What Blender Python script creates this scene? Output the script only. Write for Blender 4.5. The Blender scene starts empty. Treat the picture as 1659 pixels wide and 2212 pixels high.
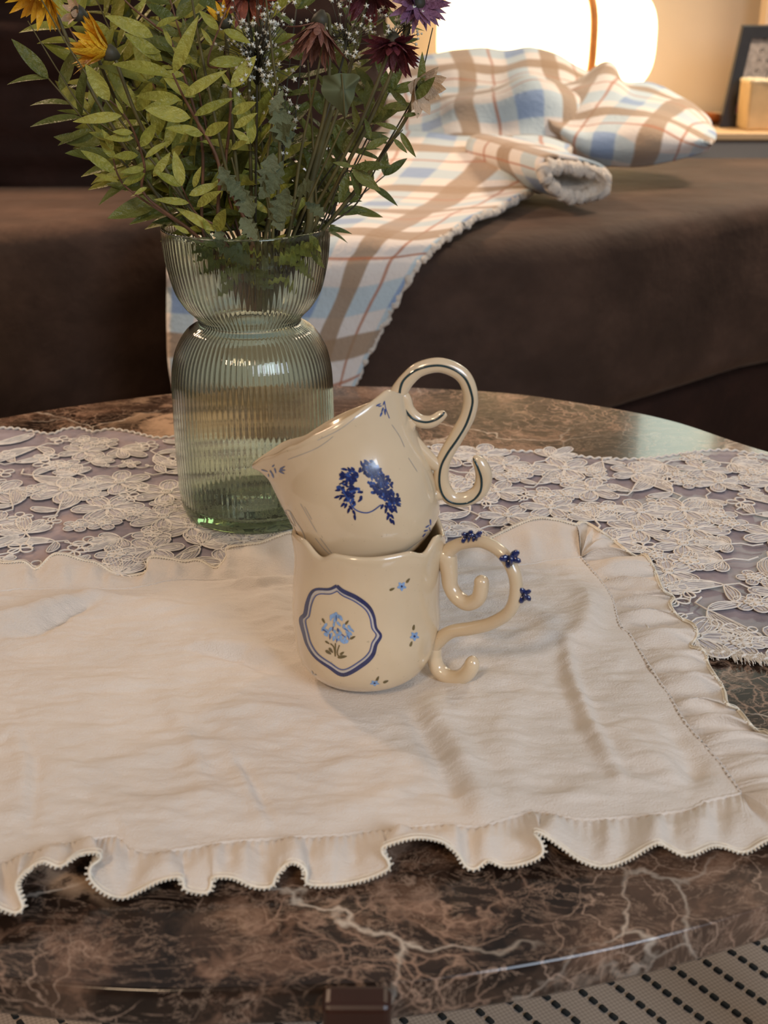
import bpy, math, random
from mathutils import Vector, Matrix, noise
from mathutils.bvhtree import BVHTree
random.seed(7)
scn = bpy.context.scene
COL = scn.collection
PI = math.pi
R = math.radians

# ------------------------------------------------------------------ camera
FPX = 2600.0
PITCH = math.atan(1100 / 2600)
TZ = 0.42                       # table top height
CAMP = Vector((0, 0, TZ + 0.352))
sp, cp = math.sin(PITCH), math.cos(PITCH)
FWD, UPV, RGT = Vector((0, cp, -sp)), Vector((0, sp, cp)), Vector((1, 0, 0))
cd = bpy.data.cameras.new('camera')
cam = bpy.data.objects.new('camera', cd)
COL.objects.link(cam)
scn.camera = cam
cam.location = CAMP
cam.rotation_euler = (PI / 2 - PITCH, 0, 0)
cd.sensor_fit = 'VERTICAL'
cd.sensor_height = 24
cd.lens = FPX / 2212 * 24
cd.clip_start = 0.02
cd.dof.use_dof = True
cd.dof.focus_distance = 0.75
cd.dof.aperture_fstop = 8.0

def ray(x, y):
    return FWD + RGT * ((x - 829.5) / FPX) - UPV * ((y - 1106) / FPX)
def at_z(x, y, z):
    d = ray(x, y); return CAMP + d * ((z - CAMP.z) / d.z)
def at_y(x, y, Y):
    d = ray(x, y); return CAMP + d * ((Y - CAMP.y) / d.y)
def proj(p):
    q = p - CAMP; dd = q.dot(FWD)
    return (829.5 + FPX * q.dot(RGT) / dd, 1106 - FPX * q.dot(UPV) / dd)

# ------------------------------------------------------------------ light, exposure
scn.view_settings.view_transform = 'Standard'
scn.view_settings.look = 'None'
scn.view_settings.exposure = -0.02
scn.view_settings.gamma = 1.0
scn.view_settings.use_curve_mapping = False
w = bpy.data.worlds.new('world'); scn.world = w; w.use_nodes = True
w.node_tree.nodes['Background'].inputs[0].default_value = (0.98, 0.90, 0.86, 1)
w.node_tree.nodes['Background'].inputs[1].default_value = 0.24

def area(name, loc, target, size, sizey, power, col, spread=PI):
    l = bpy.data.lights.new(name, 'AREA'); l.shape = 'RECTANGLE'
    l.size = size; l.size_y = sizey; l.energy = power; l.color = col; l.spread = spread
    o = bpy.data.objects.new(name, l); COL.objects.link(o)
    o.location = loc
    o.rotation_euler = (Vector(target) - Vector(loc)).to_track_quat('-Z', 'Y').to_euler()
    return o
area('window_light', (1.3, -1.2, 1.5), (0, 0.8, 0.45), 0.9, 0.9, 30, (0.72, 0.84, 1.0))
area('ceiling_lamp_light', (-0.55, -0.8, 1.75), (0.0, 0.8, 0.42), 0.24, 0.24, 10, (1.0, 0.72, 0.46))
area('sofa_fill_light', (1.2, 2.3, 1.8), (0.75, 2.1, 0.5), 0.3, 0.3, 10.5, (1.0, 0.78, 0.58), 1.7)  # added fill above the right seat to brighten the sofa top, no actual lamp
area('sofa_fill_light', (-1.15, 1.9, 1.75), (-0.6, 1.75, 0.5), 0.25, 0.25, 11, (1.0, 0.68, 0.45), 1.7)  # second added fill, lifts the left seat top; stands for no lamp

# ------------------------------------------------------------------ helpers
def tag(o, label=None, cat=None, group=None, kind=None):
    if label: o['label'] = label
    if cat: o['category'] = cat
    if group: o['group'] = group
    if kind: o['kind'] = kind
    return o
def org(o):
    v = Vector((0, 0, 0))
    while o is not None:
        v = v + Vector(o.location); o = o.parent
    return v
def thing(name, loc, label, cat, group=None):
    o = bpy.data.objects.new(name, None); COL.objects.link(o)
    o.empty_display_size = 0.02
    o.location = loc
    return tag(o, label, cat, group)
def mesh(name, verts, faces, mat, parent=None, smooth=True, uvs=None, origin=None):
    """verts in world space"""
    off = org(parent) if parent else Vector(origin or (0, 0, 0))
    me = bpy.data.meshes.new(name)
    me.from_pydata([tuple(Vector(v) - off) for v in verts], [], faces)
    if uvs:
        ul = me.uv_layers.new(name='UVMap')
        for l in me.loops: ul.data[l.index].uv = uvs[l.vertex_index]
    if smooth: me.polygons.foreach_set('use_smooth', [True] * len(me.polygons))
    mats = mat if isinstance(mat, (list, tuple)) else [mat]
    for m in mats: me.materials.append(m)
    o = bpy.data.objects.new(name, me); COL.objects.link(o)
    if parent: o.parent = parent
    elif origin: o.location = origin
    return o
class MB:
    def __init__(s): s.v = []; s.f = []
    def add(s, v, f):
        n = len(s.v); s.v += [Vector(a) for a in v]; s.f += [tuple(i + n for i in q) for q in f]
    def build(s, name, mat, parent=None, **k): return mesh(name, s.v, s.f, mat, parent, **k)
def inst(src, parent, M):
    """copy of a mesh object placed with world matrix M"""
    o = src.copy(); COL.objects.link(o); o.parent = parent
    o.matrix_basis = Matrix.Translation(-org(parent)) @ M
    return o
def cr(pts, n):
    """catmull-rom resample, n points per segment; pts are tuples/Vectors"""
    P = [Vector(p) for p in pts]
    out = []
    for i in range(len(P) - 1):
        p0 = P[i - 1] if i > 0 else P[0] * 2 - P[1]
        p1, p2 = P[i], P[i + 1]
        p3 = P[i + 2] if i + 2 < len(P) else P[-1] * 2 - P[-2]
        for k in range(n):
            t = k / n
            out.append(0.5 * ((2 * p1) + (p2 - p0) * t + (2 * p0 - 5 * p1 + 4 * p2 - p3) * t * t + (3 * p1 - p0 - 3 * p2 + p3) * t ** 3))
    out.append(P[-1]); return out
def lerp1(xs, ys, x):
    if x <= xs[0]: return ys[0]
    for i in range(len(xs) - 1):
        if x <= xs[i + 1]:
            t = (x - xs[i]) / (xs[i + 1] - xs[i] or 1); return ys[i] + (ys[i + 1] - ys[i]) * t
    return ys[-1]
def sweep(mb, pts, rad, seg=10, flat=1.0, cap=True, up=Vector((0, 1, 0))):
    """tube; rad list or float; flat scales thickness along 'up'"""
    n = len(pts)
    rr = rad if isinstance(rad, (list, tuple)) else [rad] * n
    rings = []
    V, F = [], []
    for i in range(n):
        t = (pts[min(i + 1, n - 1)] - pts[max(i - 1, 0)])
        if t.length < 1e-9: t = Vector((0, 0, 1))
        t.normalize()
        b = up - t * up.dot(t)
        if b.length < 1e-4: b = Vector((1, 0, 0)) - t * t.x
        b.normalize(); a = t.cross(b)
        for k in range(seg):
            th = 2 * PI * k / seg
            V.append(pts[i] + a * (math.cos(th) * rr[i]) + b * (math.sin(th) * rr[i] * flat))
    for i in range(n - 1):
        for k in range(seg):
            k2 = (k + 1) % seg
            F.append((i * seg + k, i * seg + k2, (i + 1) * seg + k2, (i + 1) * seg + k))
    if cap:
        F.append(tuple(range(seg - 1, -1, -1))); F.append(tuple((n - 1) * seg + k for k in range(seg)))
    mb.add(V, F)
def round_end(rr, k=4, which='both'):
    """shrink radii near ends"""
    rr = list(rr)
    for i in range(k):
        s = math.sqrt(max(0.02, 1 - ((k - i) / k) ** 2))
        if which in ('both', 'start'): rr[i] *= s
        if which in ('both', 'end'): rr[-1 - i] *= s
    return rr
def grid_faces(nr, nc, wrap=False):
    F = []
    for i in range(nr - 1):
        for j in range(nc if wrap else nc - 1):
            j2 = (j + 1) % nc
            F.append((i * nc + j, i * nc + j2, (i + 1) * nc + j2, (i + 1) * nc + j))
    return F
def box(mb, x0, x1, y0, y1, z0, z1):
    v = [(x, y, z) for z in (z0, z1) for y in (y0, y1) for x in (x0, x1)]
    mb.add(v, [(0, 2, 3, 1), (4, 5, 7, 6), (0, 1, 5, 4), (2, 6, 7, 3), (0, 4, 6, 2), (1, 3, 7, 5)])
def bevel(o, wd, seg=3):
    m = o.modifiers.new('bevel', 'BEVEL'); m.width = wd; m.segments = seg; m.limit_method = 'ANGLE'
    return o
def fbm(x, y, z=0.0, o=3):
    s, a = 0, 1
    for i in range(o):
        s += a * noise.noise(Vector((x, y, z))); x *= 2.03; y *= 2.03; z += 3.1; a *= .5
    return s

# ------------------------------------------------------------------ materials
class NT:
    def __init__(s, name):
        s.m = bpy.data.materials.new(name); s.m.use_nodes = True
        s.t = s.m.node_tree; s.n = s.t.nodes; s.l = s.t.links
        s.p = s.n['Principled BSDF']; s.out = s.n['Material Output']
    def node(s, typ, **k):
        n = s.n.new(typ)
        for a, b in k.items(): setattr(n, a, b)
        return n
    def set(s, node, **k):
        for a, b in k.items(): node.inputs[a.replace('_', ' ')].default_value = b
    def link(s, a, b): s.l.new(a, b)
    def coord(s, kind='Object', scale=(1, 1, 1), rot=(0, 0, 0)):
        tc = s.node('ShaderNodeTexCoord'); mp = s.node('ShaderNodeMapping')
        mp.inputs['Scale'].default_value = scale; mp.inputs['Rotation'].default_value = rot
        s.link(tc.outputs[kind], mp.inputs['Vector']); return mp.outputs[0]
    def noise(s, vec, scale, detail=4, rough=.55, dist=0):
        n = s.node('ShaderNodeTexNoise')
        n.inputs['Scale'].default_value = scale; n.inputs['Detail'].default_value = detail
        n.inputs['Roughness'].default_value = rough; n.inputs['Distortion'].default_value = dist
        s.link(vec, n.inputs['Vector']); return n.outputs['Fac']
    def ramp(s, fac, stops, interp='LINEAR'):
        r = s.node('ShaderNodeValToRGB'); r.color_ramp.interpolation = interp
        e = r.color_ramp.elements
        while len(e) < len(stops): e.new(.5)
        for i, (p, c) in enumerate(stops):
            e[i].position = p; e[i].color = (*c, 1) if len(c) == 3 else c
        s.link(fac, r.inputs[0]); return r.outputs[0]
    def mix(s, fac, a, b, typ='MIX'):
        m = s.node('ShaderNodeMix', data_type='RGBA', blend_type=typ)
        for sock, val in ((m.inputs[0], fac), (m.inputs[6], a), (m.inputs[7], b)):
            if hasattr(val, 'links'): s.link(val, sock)
            elif isinstance(val, (int, float)): sock.default_value = val
            else: sock.default_value = (*val, 1)
        return m.outputs[2]
    def math(s, op, a, b=None, c=None):
        m = s.node('ShaderNodeMath', operation=op)
        for i, v in enumerate((a, b, c)):
            if v is None: continue
            if hasattr(v, 'links'): s.link(v, m.inputs[i])
            else: m.inputs[i].default_value = v
        return m.outputs[0]
    def bump(s, h, strength, dist=0.001):
        b = s.node('ShaderNodeBump'); b.inputs['Strength'].default_value = strength
        b.inputs['Distance'].default_value = dist
        s.link(h, b.inputs['Height']); s.link(b.outputs[0], s.p.inputs['Normal'])
    def col(s, c):
        if hasattr(c, 'links'): s.link(c, s.p.inputs['Base Color'])
        else: s.p.inputs['Base Color'].default_value = (*c, 1)
def simple(name, col, rough=.6, nscale=40, var=.12, bump=0.0, bscale=None, metallic=0, coat=0, sheen=0, bdist=.001):
    t = NT(name); v = t.coord()
    f = t.noise(v, nscale)
    d = tuple(c * (1 - var) for c in col); b = tuple(min(1, c * (1 + var)) for c in col)
    t.col(t.ramp(f, [(.3, d), (.7, b)]))
    t.p.inputs['Roughness'].default_value = rough; t.p.inputs['Metallic'].default_value = metallic
    t.p.inputs['Coat Weight'].default_value = coat
    t.p.inputs['Coat Roughness'].default_value = .06
    t.p.inputs['Sheen Weight'].default_value = sheen
    if bump: t.bump(t.noise(v, bscale or nscale * 6, 3), bump, bdist)
    return t.m

def marble_mat():
    t = NT('dark_marble'); v = t.coord()
    warp = t.node('ShaderNodeTexNoise'); t.link(v, warp.inputs['Vector'])
    warp.inputs['Scale'].default_value = 9; warp.inputs['Detail'].default_value = 5
    va = t.node('ShaderNodeVectorMath', operation='MULTIPLY_ADD')
    t.link(warp.outputs['Color'], va.inputs[0]); va.inputs[1].default_value = (.11, .11, .11); t.link(v, va.inputs[2])
    w2 = t.node('ShaderNodeTexNoise'); t.link(v, w2.inputs['Vector']); w2.inputs['Scale'].default_value = 48; w2.inputs['Detail'].default_value = 4
    vb_ = t.node('ShaderNodeVectorMath', operation='MULTIPLY_ADD'); t.link(w2.outputs['Color'], vb_.inputs[0])
    vb_.inputs[1].default_value = (.022, .022, .022); t.link(va.outputs[0], vb_.inputs[2])
    wv = vb_.outputs[0]
    def crack(scale, w0, w1):
        n = t.node('ShaderNodeTexVoronoi', feature='DISTANCE_TO_EDGE'); n.inputs['Scale'].default_value = scale
        t.link(wv, n.inputs['Vector'])
        return t.ramp(n.outputs['Distance'], [(w0, (1, 1, 1)), (w1, (0, 0, 0))])
    big = t.noise(wv, 5.5, 6, .65)
    base = t.ramp(t.noise(wv, 13, 8, .7), [(.42, (.010, .0055, .004)), (.52, (.026, .014, .009)), (.57, (.14, .08, .052)), (.68, (.34, .215, .15))])
    patch = t.ramp(big, [(.47, (0, 0, 0)), (.58, (1, 1, 1))])
    fine = crack(70, .0, .07); fine2 = crack(25, .0, .014); thick = crack(7.5, .0, .012)
    gate = lambda sc, lo, hi: t.ramp(t.noise(v, sc, 4), [(lo, (0, 0, 0)), (hi, (1, 1, 1))])
    c = t.mix(t.math('MULTIPLY', patch, .36), base, (.25, .15, .10))
    c = t.mix(t.math('MULTIPLY', t.math('MULTIPLY', fine, gate(11, .45, .58)), .75), c, (.42, .27, .19))
    c = t.mix(t.math('MULTIPLY', t.math('MULTIPLY', fine2, gate(16, .44, .58)), .8), c, (.44, .31, .23))
    c = t.mix(t.math('MULTIPLY', thick, t.math('MULTIPLY', gate(9, .42, .55), .9)), c, (.60, .52, .43))
    stre = t.ramp(t.noise(t.coord(scale=(1, 2.2, 1), rot=(0, 0, .5)), 26, 7, .72, 1.5), [(.485, (0, 0, 0)), (.5, (1, 1, 1)), (.515, (0, 0, 0))])
    c = t.mix(t.math('MULTIPLY', stre, .6), c, (.46, .32, .23))
    cream = t.ramp(t.noise(wv, 4.2, 3, .5), [(.56, (0, 0, 0)), (.64, (1, 1, 1))])
    c = t.mix(t.math('MULTIPLY', cream, t.ramp(t.noise(wv, 34, 5, .65), [(.47, (0, 0, 0)), (.56, (.8, .8, .8))])), c, (.68, .46, .30))
    t.col(c); t.p.inputs['Roughness'].default_value = .16
    t.p.inputs['Coat Weight'].default_value = .2; t.p.inputs['Coat Roughness'].default_value = .04
    t.bump(fine2, .05, .0003)
    return t.m
def cloth_mat(name, col, sc=1.0):
    t = NT(name); v = t.coord()
    t.col(t.ramp(t.noise(v, 18), [(.3, tuple(c * .95 for c in col)), (.7, tuple(min(1, c * 1.04) for c in col))]))
    t.p.inputs['Roughness'].default_value = .85; t.p.inputs['Sheen Weight'].default_value = .15
    v2 = t.coord(scale=(1, 1.5, 1))
    h = t.math('ADD', t.math('MULTIPLY', t.noise(v2, 850, 3, .6), .75), t.noise(t.coord(scale=(.8, 2.2, 1)), 75, 4, .6))
    t.bump(h, .50, .0022 * sc)
    return t.m
def ceramic_mat(name, col):
    t = NT(name); v = t.coord()
    c = t.ramp(t.noise(v, 30, 4), [(.3, tuple(a * .93 for a in col)), (.7, col)])
    sp_ = t.ramp(t.noise(v, 420, 2, .7), [(.24, (.55, .55, .55)), (.31, (1, 1, 1))])
    t.col(t.mix(.6, c, sp_, 'MULTIPLY'))
    t.p.inputs['Roughness'].default_value = .22; t.p.inputs['Coat Weight'].default_value = 1.0
    t.p.inputs['Coat Roughness'].default_value = .03
    t.p.inputs['Subsurface Weight'].default_value = .05
    t.p.inputs['Subsurface Radius'].default_value = (.004, .002, .001)
    t.bump(t.noise(v, 45, 2), .22, .0016)
    return t.m
def leaf_mat(name, c1, c2, c3, rough=.42):
    t = NT(name); oi = t.node('ShaderNodeObjectInfo'); v = t.coord()
    base = t.ramp(oi.outputs['Random'], [(0, c1), (.5, c2), (1, c3)])
    n = t.noise(v, 3.5, 4)
    t.col(t.mix(.35, base, t.ramp(n, [(.3, tuple(c * .55 for c in c2)), (.7, tuple(min(1, c * 1.35) for c in c2))])))
    t.p.inputs['Roughness'].default_value = rough
    t.p.inputs['Transmission Weight'].default_value = 0
    t.p.inputs['Subsurface Weight'].default_value = .0
    tr = t.node('ShaderNodeBsdfTranslucent'); t.link(base, tr.inputs[0])
    mx = t.node('ShaderNodeMixShader'); mx.inputs[0].default_value = .18
    t.link(t.p.outputs[0], mx.inputs[1]); t.link(tr.outputs[0], mx.inputs[2]); t.link(mx.outputs[0], t.out.inputs[0])
    t.bump(t.noise(v, 8, 4), .3, .02)
    return t.m
def plaid_mat():
    t = NT('plaid_fleece'); tc = t.node('ShaderNodeTexCoord')
    sx = t.node('ShaderNodeSeparateXYZ')
    # slight wobble of the weave
    nz = t.node('ShaderNodeTexNoise'); nz.inputs['Scale'].default_value = 6; t.link(tc.outputs['UV'], nz.inputs['Vector'])
    va = t.node('ShaderNodeVectorMath', operation='MULTIPLY_ADD'); t.link(nz.outputs['Color'], va.inputs[0])
    va.inputs[1].default_value = (.02, .02, 0); t.link(tc.outputs['UV'], va.inputs[2]); t.link(va.outputs[0], sx.inputs[0])
    P = .165
    def band(s, c, hw, soft=.012):
        f = t.math('FRACT', t.math('DIVIDE', s, P))
        d = t.math('ABSOLUTE', t.math('SUBTRACT', f, c))
        m = t.node('ShaderNodeMapRange'); m.interpolation_type = 'SMOOTHSTEP'
        m.inputs['From Min'].default_value = hw - soft; m.inputs['From Max'].default_value = hw + soft
        m.inputs['To Min'].default_value = 1; m.inputs['To Max'].default_value = 0
        t.link(d, m.inputs['Value']); return m.outputs[0]
    c = (.80, .73, .66)
    X, Y = sx.outputs[0], sx.outputs[1]
    for s in (X, Y):
        c = t.mix(t.math('MULTIPLY', band(s, .40, .12), .78), c, (.46, .60, .66))
    both = t.math('MULTIPLY', band(X, .40, .12), band(Y, .40, .12))
    c = t.mix(t.math('MULTIPLY', both, .9), c, (.26, .36, .55))
    for s in (X, Y):
        c = t.mix(t.math('MULTIPLY', band(s, .80, .10), .88), c, (.36, .235, .135))
        c = t.mix(t.math('MULTIPLY', band(s, .10, .015, .01), .8), c, (.45, .16, .07))
    t.col(c); t.p.inputs['Roughness'].default_value = .95; t.p.inputs['Sheen Weight'].default_value = .3
    t.bump(t.noise(t.coord(), 160, 4), .5, .003)
    return t.m
def glass_mat():
    t = NT('green_glass')
    t.col((.86, .93, .83)); t.p.inputs['Roughness'].default_value = .02
    t.p.inputs['Transmission Weight'].default_value = 1; t.p.inputs['IOR'].default_value = 1.48
    va = t.node('ShaderNodeVolumeAbsorption'); va.inputs['Color'].default_value = (.50, .62, .36, 1)
    va.inputs['Density'].default_value = 24
    t.link(va.outputs[0], t.out.inputs['Volume'])
    return t.m
def tulle_mat():
    t = NT('tulle_net'); t.col((.52, .47, .55)); t.p.inputs['Roughness'].default_value = .8
    tr = t.node('ShaderNodeBsdfTransparent'); mx = t.node('ShaderNodeMixShader')
    f = t.ramp(t.noise(t.coord(), 40, 4), [(.3, (.34, .34, .34)), (.7, (.56, .56, .56))])
    t.link(f, mx.inputs[0]); t.link(tr.outputs[0], mx.inputs[1]); t.link(t.p.outputs[0], mx.inputs[2]); t.link(mx.outputs[0], t.out.inputs[0])
    return t.m
def suede_mat(name, col):
    t = NT(name); v = t.coord()
    n = t.noise(t.coord(scale=(1, 1.6, 1.6)), 6, 5, .6)
    t.col(t.ramp(n, [(.3, tuple(c * .7 for c in col)), (.5, col), (.72, tuple(c * 1.6 for c in col))]))
    t.p.inputs['Roughness'].default_value = .75; t.p.inputs['Sheen Weight'].default_value = .12
    t.p.inputs['Sheen Roughness'].default_value = .4
    t.p.inputs['Sheen Tint'].default_value = (1, .72, .5, 1)
    t.p.inputs['Specular IOR Level'].default_value = .2
    t.bump(t.noise(v, 9, 5), .5, .02)
    return t.m
def emit(name, col, st):
    t = NT(name); t.col((.9, .8, .6)); t.p.inputs['Emission Color'].default_value = (*col, 1); t.p.inputs['Emission Strength'].default_value = st
    # paper fibres
    t.bump(t.noise(t.coord(), 60, 4), .2, .002)
    return t.m
M = dict(
    marble=marble_mat(), mat=cloth_mat('cream_cotton', (.735, .665, .59)), edging=simple('edging_thread', (.84, .77, .64), .7, 200, .1, .4),
    cream=ceramic_mat('cream_glaze', (.72, .57, .38)),
    blue=simple('cobalt_glaze', (.007, .018, .105), .2, 300, .35, coat=1), blue2=simple('mid_blue_glaze', (.03, .075, .27), .2, 300, .35, coat=1),
    lblue=simple('light_blue_glaze', (.22, .38, .66), .2, 300, .2, coat=1), gblue=simple('grey_blue_glaze', (.36, .36, .36), .2, 300, .15, coat=1),
    pwhite=simple('pale_lilac_glaze', (.55, .52, .50), .2, 300, .06, coat=1),
    teal=simple('teal_black_glaze', (.010, .035, .042), .2, 200, .3, coat=1), olive=simple('olive_glaze', (.12, .085, .022), .25, 300, .25, coat=1),
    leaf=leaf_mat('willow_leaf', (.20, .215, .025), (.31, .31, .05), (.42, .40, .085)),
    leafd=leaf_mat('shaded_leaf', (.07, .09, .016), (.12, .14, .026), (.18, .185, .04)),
    leafg=leaf_mat('dusty_leaf', (.085, .105, .045), (.14, .16, .08), (.21, .225, .12), .7),
    stemr=simple('reddish_stem', (.15, .07, .035), .6, 60, .3), stemg=simple('olive_stem', (.10, .085, .028), .6, 60, .3), stemd=simple('dark_stem', (.05, .045, .025), .6, 60, .3),
    py=leaf_mat('yellow_petal', (.72, .33, .012), (.85, .47, .02), (.88, .58, .05)), pr=leaf_mat('rust_petal', (.22, .05, .03), (.30, .08, .045), (.40, .12, .06)),
    pm=leaf_mat('maroon_petal', (.10, .018, .03), (.15, .03, .045), (.22, .06, .06)), pp=leaf_mat('purple_petal', (.16, .07, .15), (.25, .12, .22), (.36, .20, .30)),
    pk=leaf_mat('dried_rose_petal', (.20, .085, .065), (.27, .12, .085), (.34, .17, .12)),
    dry=leaf_mat('dry_pale_petal', (.55, .36, .2), (.62, .44, .28), (.7, .52, .36)),
    white=simple('white_floret', (.72, .72, .62), .7, 200, .1), glass=glass_mat(), tulle=tulle_mat(),
    cord=simple('lace_cord', (.74, .70, .64), .75, 200, .12), satin=simple('lace_fill', (.44, .42, .45), .6, 150, .18, .3),
    plaid=plaid_mat(), sherpa=simple('sherpa_fleece', (.72, .64, .54), .95, 120, .15, .8, 300, sheen=.3, bdist=.004),
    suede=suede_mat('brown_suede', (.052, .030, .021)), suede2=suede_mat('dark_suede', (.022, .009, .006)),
    wall=simple('wall_paint', (.60, .50, .40), .9, 6, .03, .15, 90), wood=simple('light_wood', (.62, .42, .22), .5, 12, .12),
    woodf=simple('sideboard_front', (.50, .43, .35), .6, 10, .05), dwood=simple('dark_wood', (.03, .010, .006), .3, 20, .3),
    rug=None, dash=simple('black_yarn', (.012, .014, .013), .9, 200, .3, .4), floor=simple('floor_boards', (.18, .12, .08), .5, 8, .2),
    lamp=emit('lantern_paper', (1, .78, .42), 4.5), daylight=emit('daylight_pane', (.80, 1.0, .88), 2.2), cane=simple('cane_hoop', (.70, .26, .05), .5, 30, .2),
    black=simple('black_frame', (.012, .011, .012), .4, 60, .2), print=simple('grey_print', (.30, .26, .23), .7, 90, .3),
    wax=simple('pale_wax', (.62, .42, .20), .5, 30, .1), waxtop=simple('wax_rim', (.8, .66, .42), .5, 60, .1), dish=simple('orange_wood', (.42, .13, .03), .4, 20, .2),
    pink=simple('magenta_print', (.30, .04, .18), .7, 60, .3), peach=simple('pale_post', (.75, .58, .42), .6, 20, .05), dark=simple('dark_gap', (.01, .008, .007), .9),
)
def rug_mat():
    t = NT('rug_weave'); v = t.coord(rot=(0, 0, .3))
    wx = t.node('ShaderNodeTexChecker'); wx.inputs['Scale'].default_value = 420; t.link(v, wx.inputs[0])
    wx.inputs[1].default_value = (.40, .33, .265, 1); wx.inputs[2].default_value = (.27, .22, .18, 1)
    t.col(t.mix(.3, wx.outputs[0], t.ramp(t.noise(v, 8), [(.3, (.30, .25, .21)), (.7, (.42, .35, .28))])))
    t.p.inputs['Roughness'].default_value = .95
    t.bump(wx.outputs['Fac'], .6, .0015); return t.m
M['rug'] = rug_mat()

# ------------------------------------------------------------------ room shell
def struct(name, mb, mat, **k):
    o = mb.build(name, mat, **k); o['kind'] = 'structure'; return o
b = MB(); box(b, -3, 3, -2, 3.2, -.05, 0); struct('floor', b, M['floor'], smooth=False)
b = MB(); box(b, -3, 3, 3.0, 3.1, 0, 2.6); struct('wall_back', b, M['wall'], smooth=False)
b = MB(); box(b, -3, 3, 2.985, 3.0, 0, .09); struct('baseboard_back', b, M['woodf'], smooth=False)
# rear wall with the window that lights the table
b = MB()
box(b, -3, .45, -2.1, -2.0, 0, 2.6); box(b, 1.75, 3, -2.1, -2.0, 0, 2.6); box(b, .45, 1.75, -2.1, -2.0, 0, 1.1); box(b, .45, 1.75, -2.1, -2.0, 2.35, 2.6)
struct('wall_rear', b, M['wall'], smooth=False)

wx0, wx1, wz0, wz1 = .66, 1.5, .93, 1.75
b = MB()
for q in ((wx0 - .05, wx0, wz0 - .05, wz1 + .05), (wx1, wx1 + .05, wz0 - .05, wz1 + .05), (wx0, wx1, wz0 - .05, wz0), (wx0, wx1, wz1, wz1 + .05), ((wx0 + wx1) / 2 - .02, (wx0 + wx1) / 2 + .02, wz0, wz1)):
    box(b, q[0], q[1], 2.955, 3.0, q[2], q[3])
wf = struct('window_1', b, M['woodf'], smooth=False)
b = MB(); box(b, wx0, wx1, 2.985, 2.997, wz0, wz1); b.build('pane', M['daylight'], wf, smooth=False)

# ------------------------------------------------------------------ rug with dashes
rug = thing('rug', (0, .8, 0), 'flat grey-beige woven rug with black dashed stitch rows under the marble table', 'rug')
b = MB(); box(b, -1.4, 1.4, -.4, 1.38, 0.0005, .006); b.build('rug_weave', M['rug'], rug, smooth=False)
zr = .006
p0 = at_z(1318, 2121, zr); p1 = at_z(1437, 2212, zr); q1 = at_z(1380, 2101, zr)
dl = (p1 - p0).normalized(); step = (at_z(1341.5, 2136, zr) - p0).length
per = (q1 - p0); per = per - dl * per.dot(dl)
db = MB(); L_ = step * .34; W_ = .0026
pts = [(-L_, -W_ * .6), (-L_ * .8, -W_), (L_ * .8, -W_), (L_, -W_ * .6), (L_, W_ * .6), (L_ * .8, W_), (-L_ * .8, W_), (-L_, W_ * .6)]
db.v = [Vector((a, c, 0)) for a, c in pts] + [Vector((a * .9, c * .8, .0016)) for a, c in pts]
db.f = [tuple(range(8, 16))] + [(i, (i + 1) % 8, 8 + (i + 1) % 8, 8 + i) for i in range(8)]
d0 = None; ang = math.atan2(dl.y, dl.x); nd = 0; cand = []
for i in range(-45, 30):
    for j in range(-60, 60):
        p = p0 + per * i + dl * (step * (j + .5 * (i % 2)))
        x, y = proj(p)
        if -30 < x < 1690 and y < 2240:
            yl = lerp1([0, 300, 900, 1300, 1659], [2180, 2195, 2185, 2105, 2010], x)
            if y > yl - 8: cand.append(p)
for p in cand[:300]:
    Mx = Matrix.Translation(p + Vector((0, 0, .0001))) @ Matrix.Rotation(ang + random.uniform(-.06, .06), 4, 'Z')
    if d0 is None:
        d0 = mesh('stitch', db.v, db.f, M['dash'], None); d0.parent = rug; d0.matrix_basis = Matrix.Translation(-org(rug)) @ Mx
    else: inst(d0, rug, Mx)

# ------------------------------------------------------------------ marble coffee table
table = thing('coffee_table', (0, .85, 0), 'oval coffee table with a polished dark brown veined marble top', 'table')
front = [(-700, 1960), (-350, 2060), (0, 2114), (304, 2139), (597, 2134), (900, 2119), (1297, 2054), (1659, 1957), (2000, 1830), (2250, 1680)]
right = [(2420, 1480), (2400, 1280), (2250, 1150), (2000, 1060)]
back = [(1659, 975), (1450, 908), (1265, 872), (1050, 845), (700, 833), (390, 848), (0, 903), (-350, 985)]
left = [(-700, 1120), (-950, 1300), (-1050, 1500), (-1000, 1750)]
top = [at_z(x, y, TZ) for x, y in front + right + back + left]
outl = cr(top + [top[0]], 10)[:-1]
cen = sum(outl, Vector()) / len(outl)
V, F = [], []
prof = [(-.0013, 0), (-.0004, -.0003), (0, -.0012), (0, -.0170), (-.0006, -.0186), (-.002, -.019)]
n = len(outl)
for dx, dz in prof:
    for i, p in enumerate(outl):
        t = outl[(i + 1) % n] - outl[i - 1]; nrm = Vector((t.y, -t.x, 0)).normalized()
        if nrm.dot(p - cen) < 0: nrm = -nrm
        V.append(Vector((p.x, p.y, TZ)) + nrm * dx + Vector((0, 0, dz)))
F = grid_faces(len(prof), n, True); F.append(tuple(range(n))); F.append(tuple((len(prof) - 1) * n + n - 1 - i for i in range(n)))
mt = mesh('marble_top', V, F, M['marble'], table)
mt.data.polygons[len(mt.data.polygons) - 1].use_smooth = False; mt.data.polygons[len(mt.data.polygons) - 2].use_smooth = False
UN = TZ - .019
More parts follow.
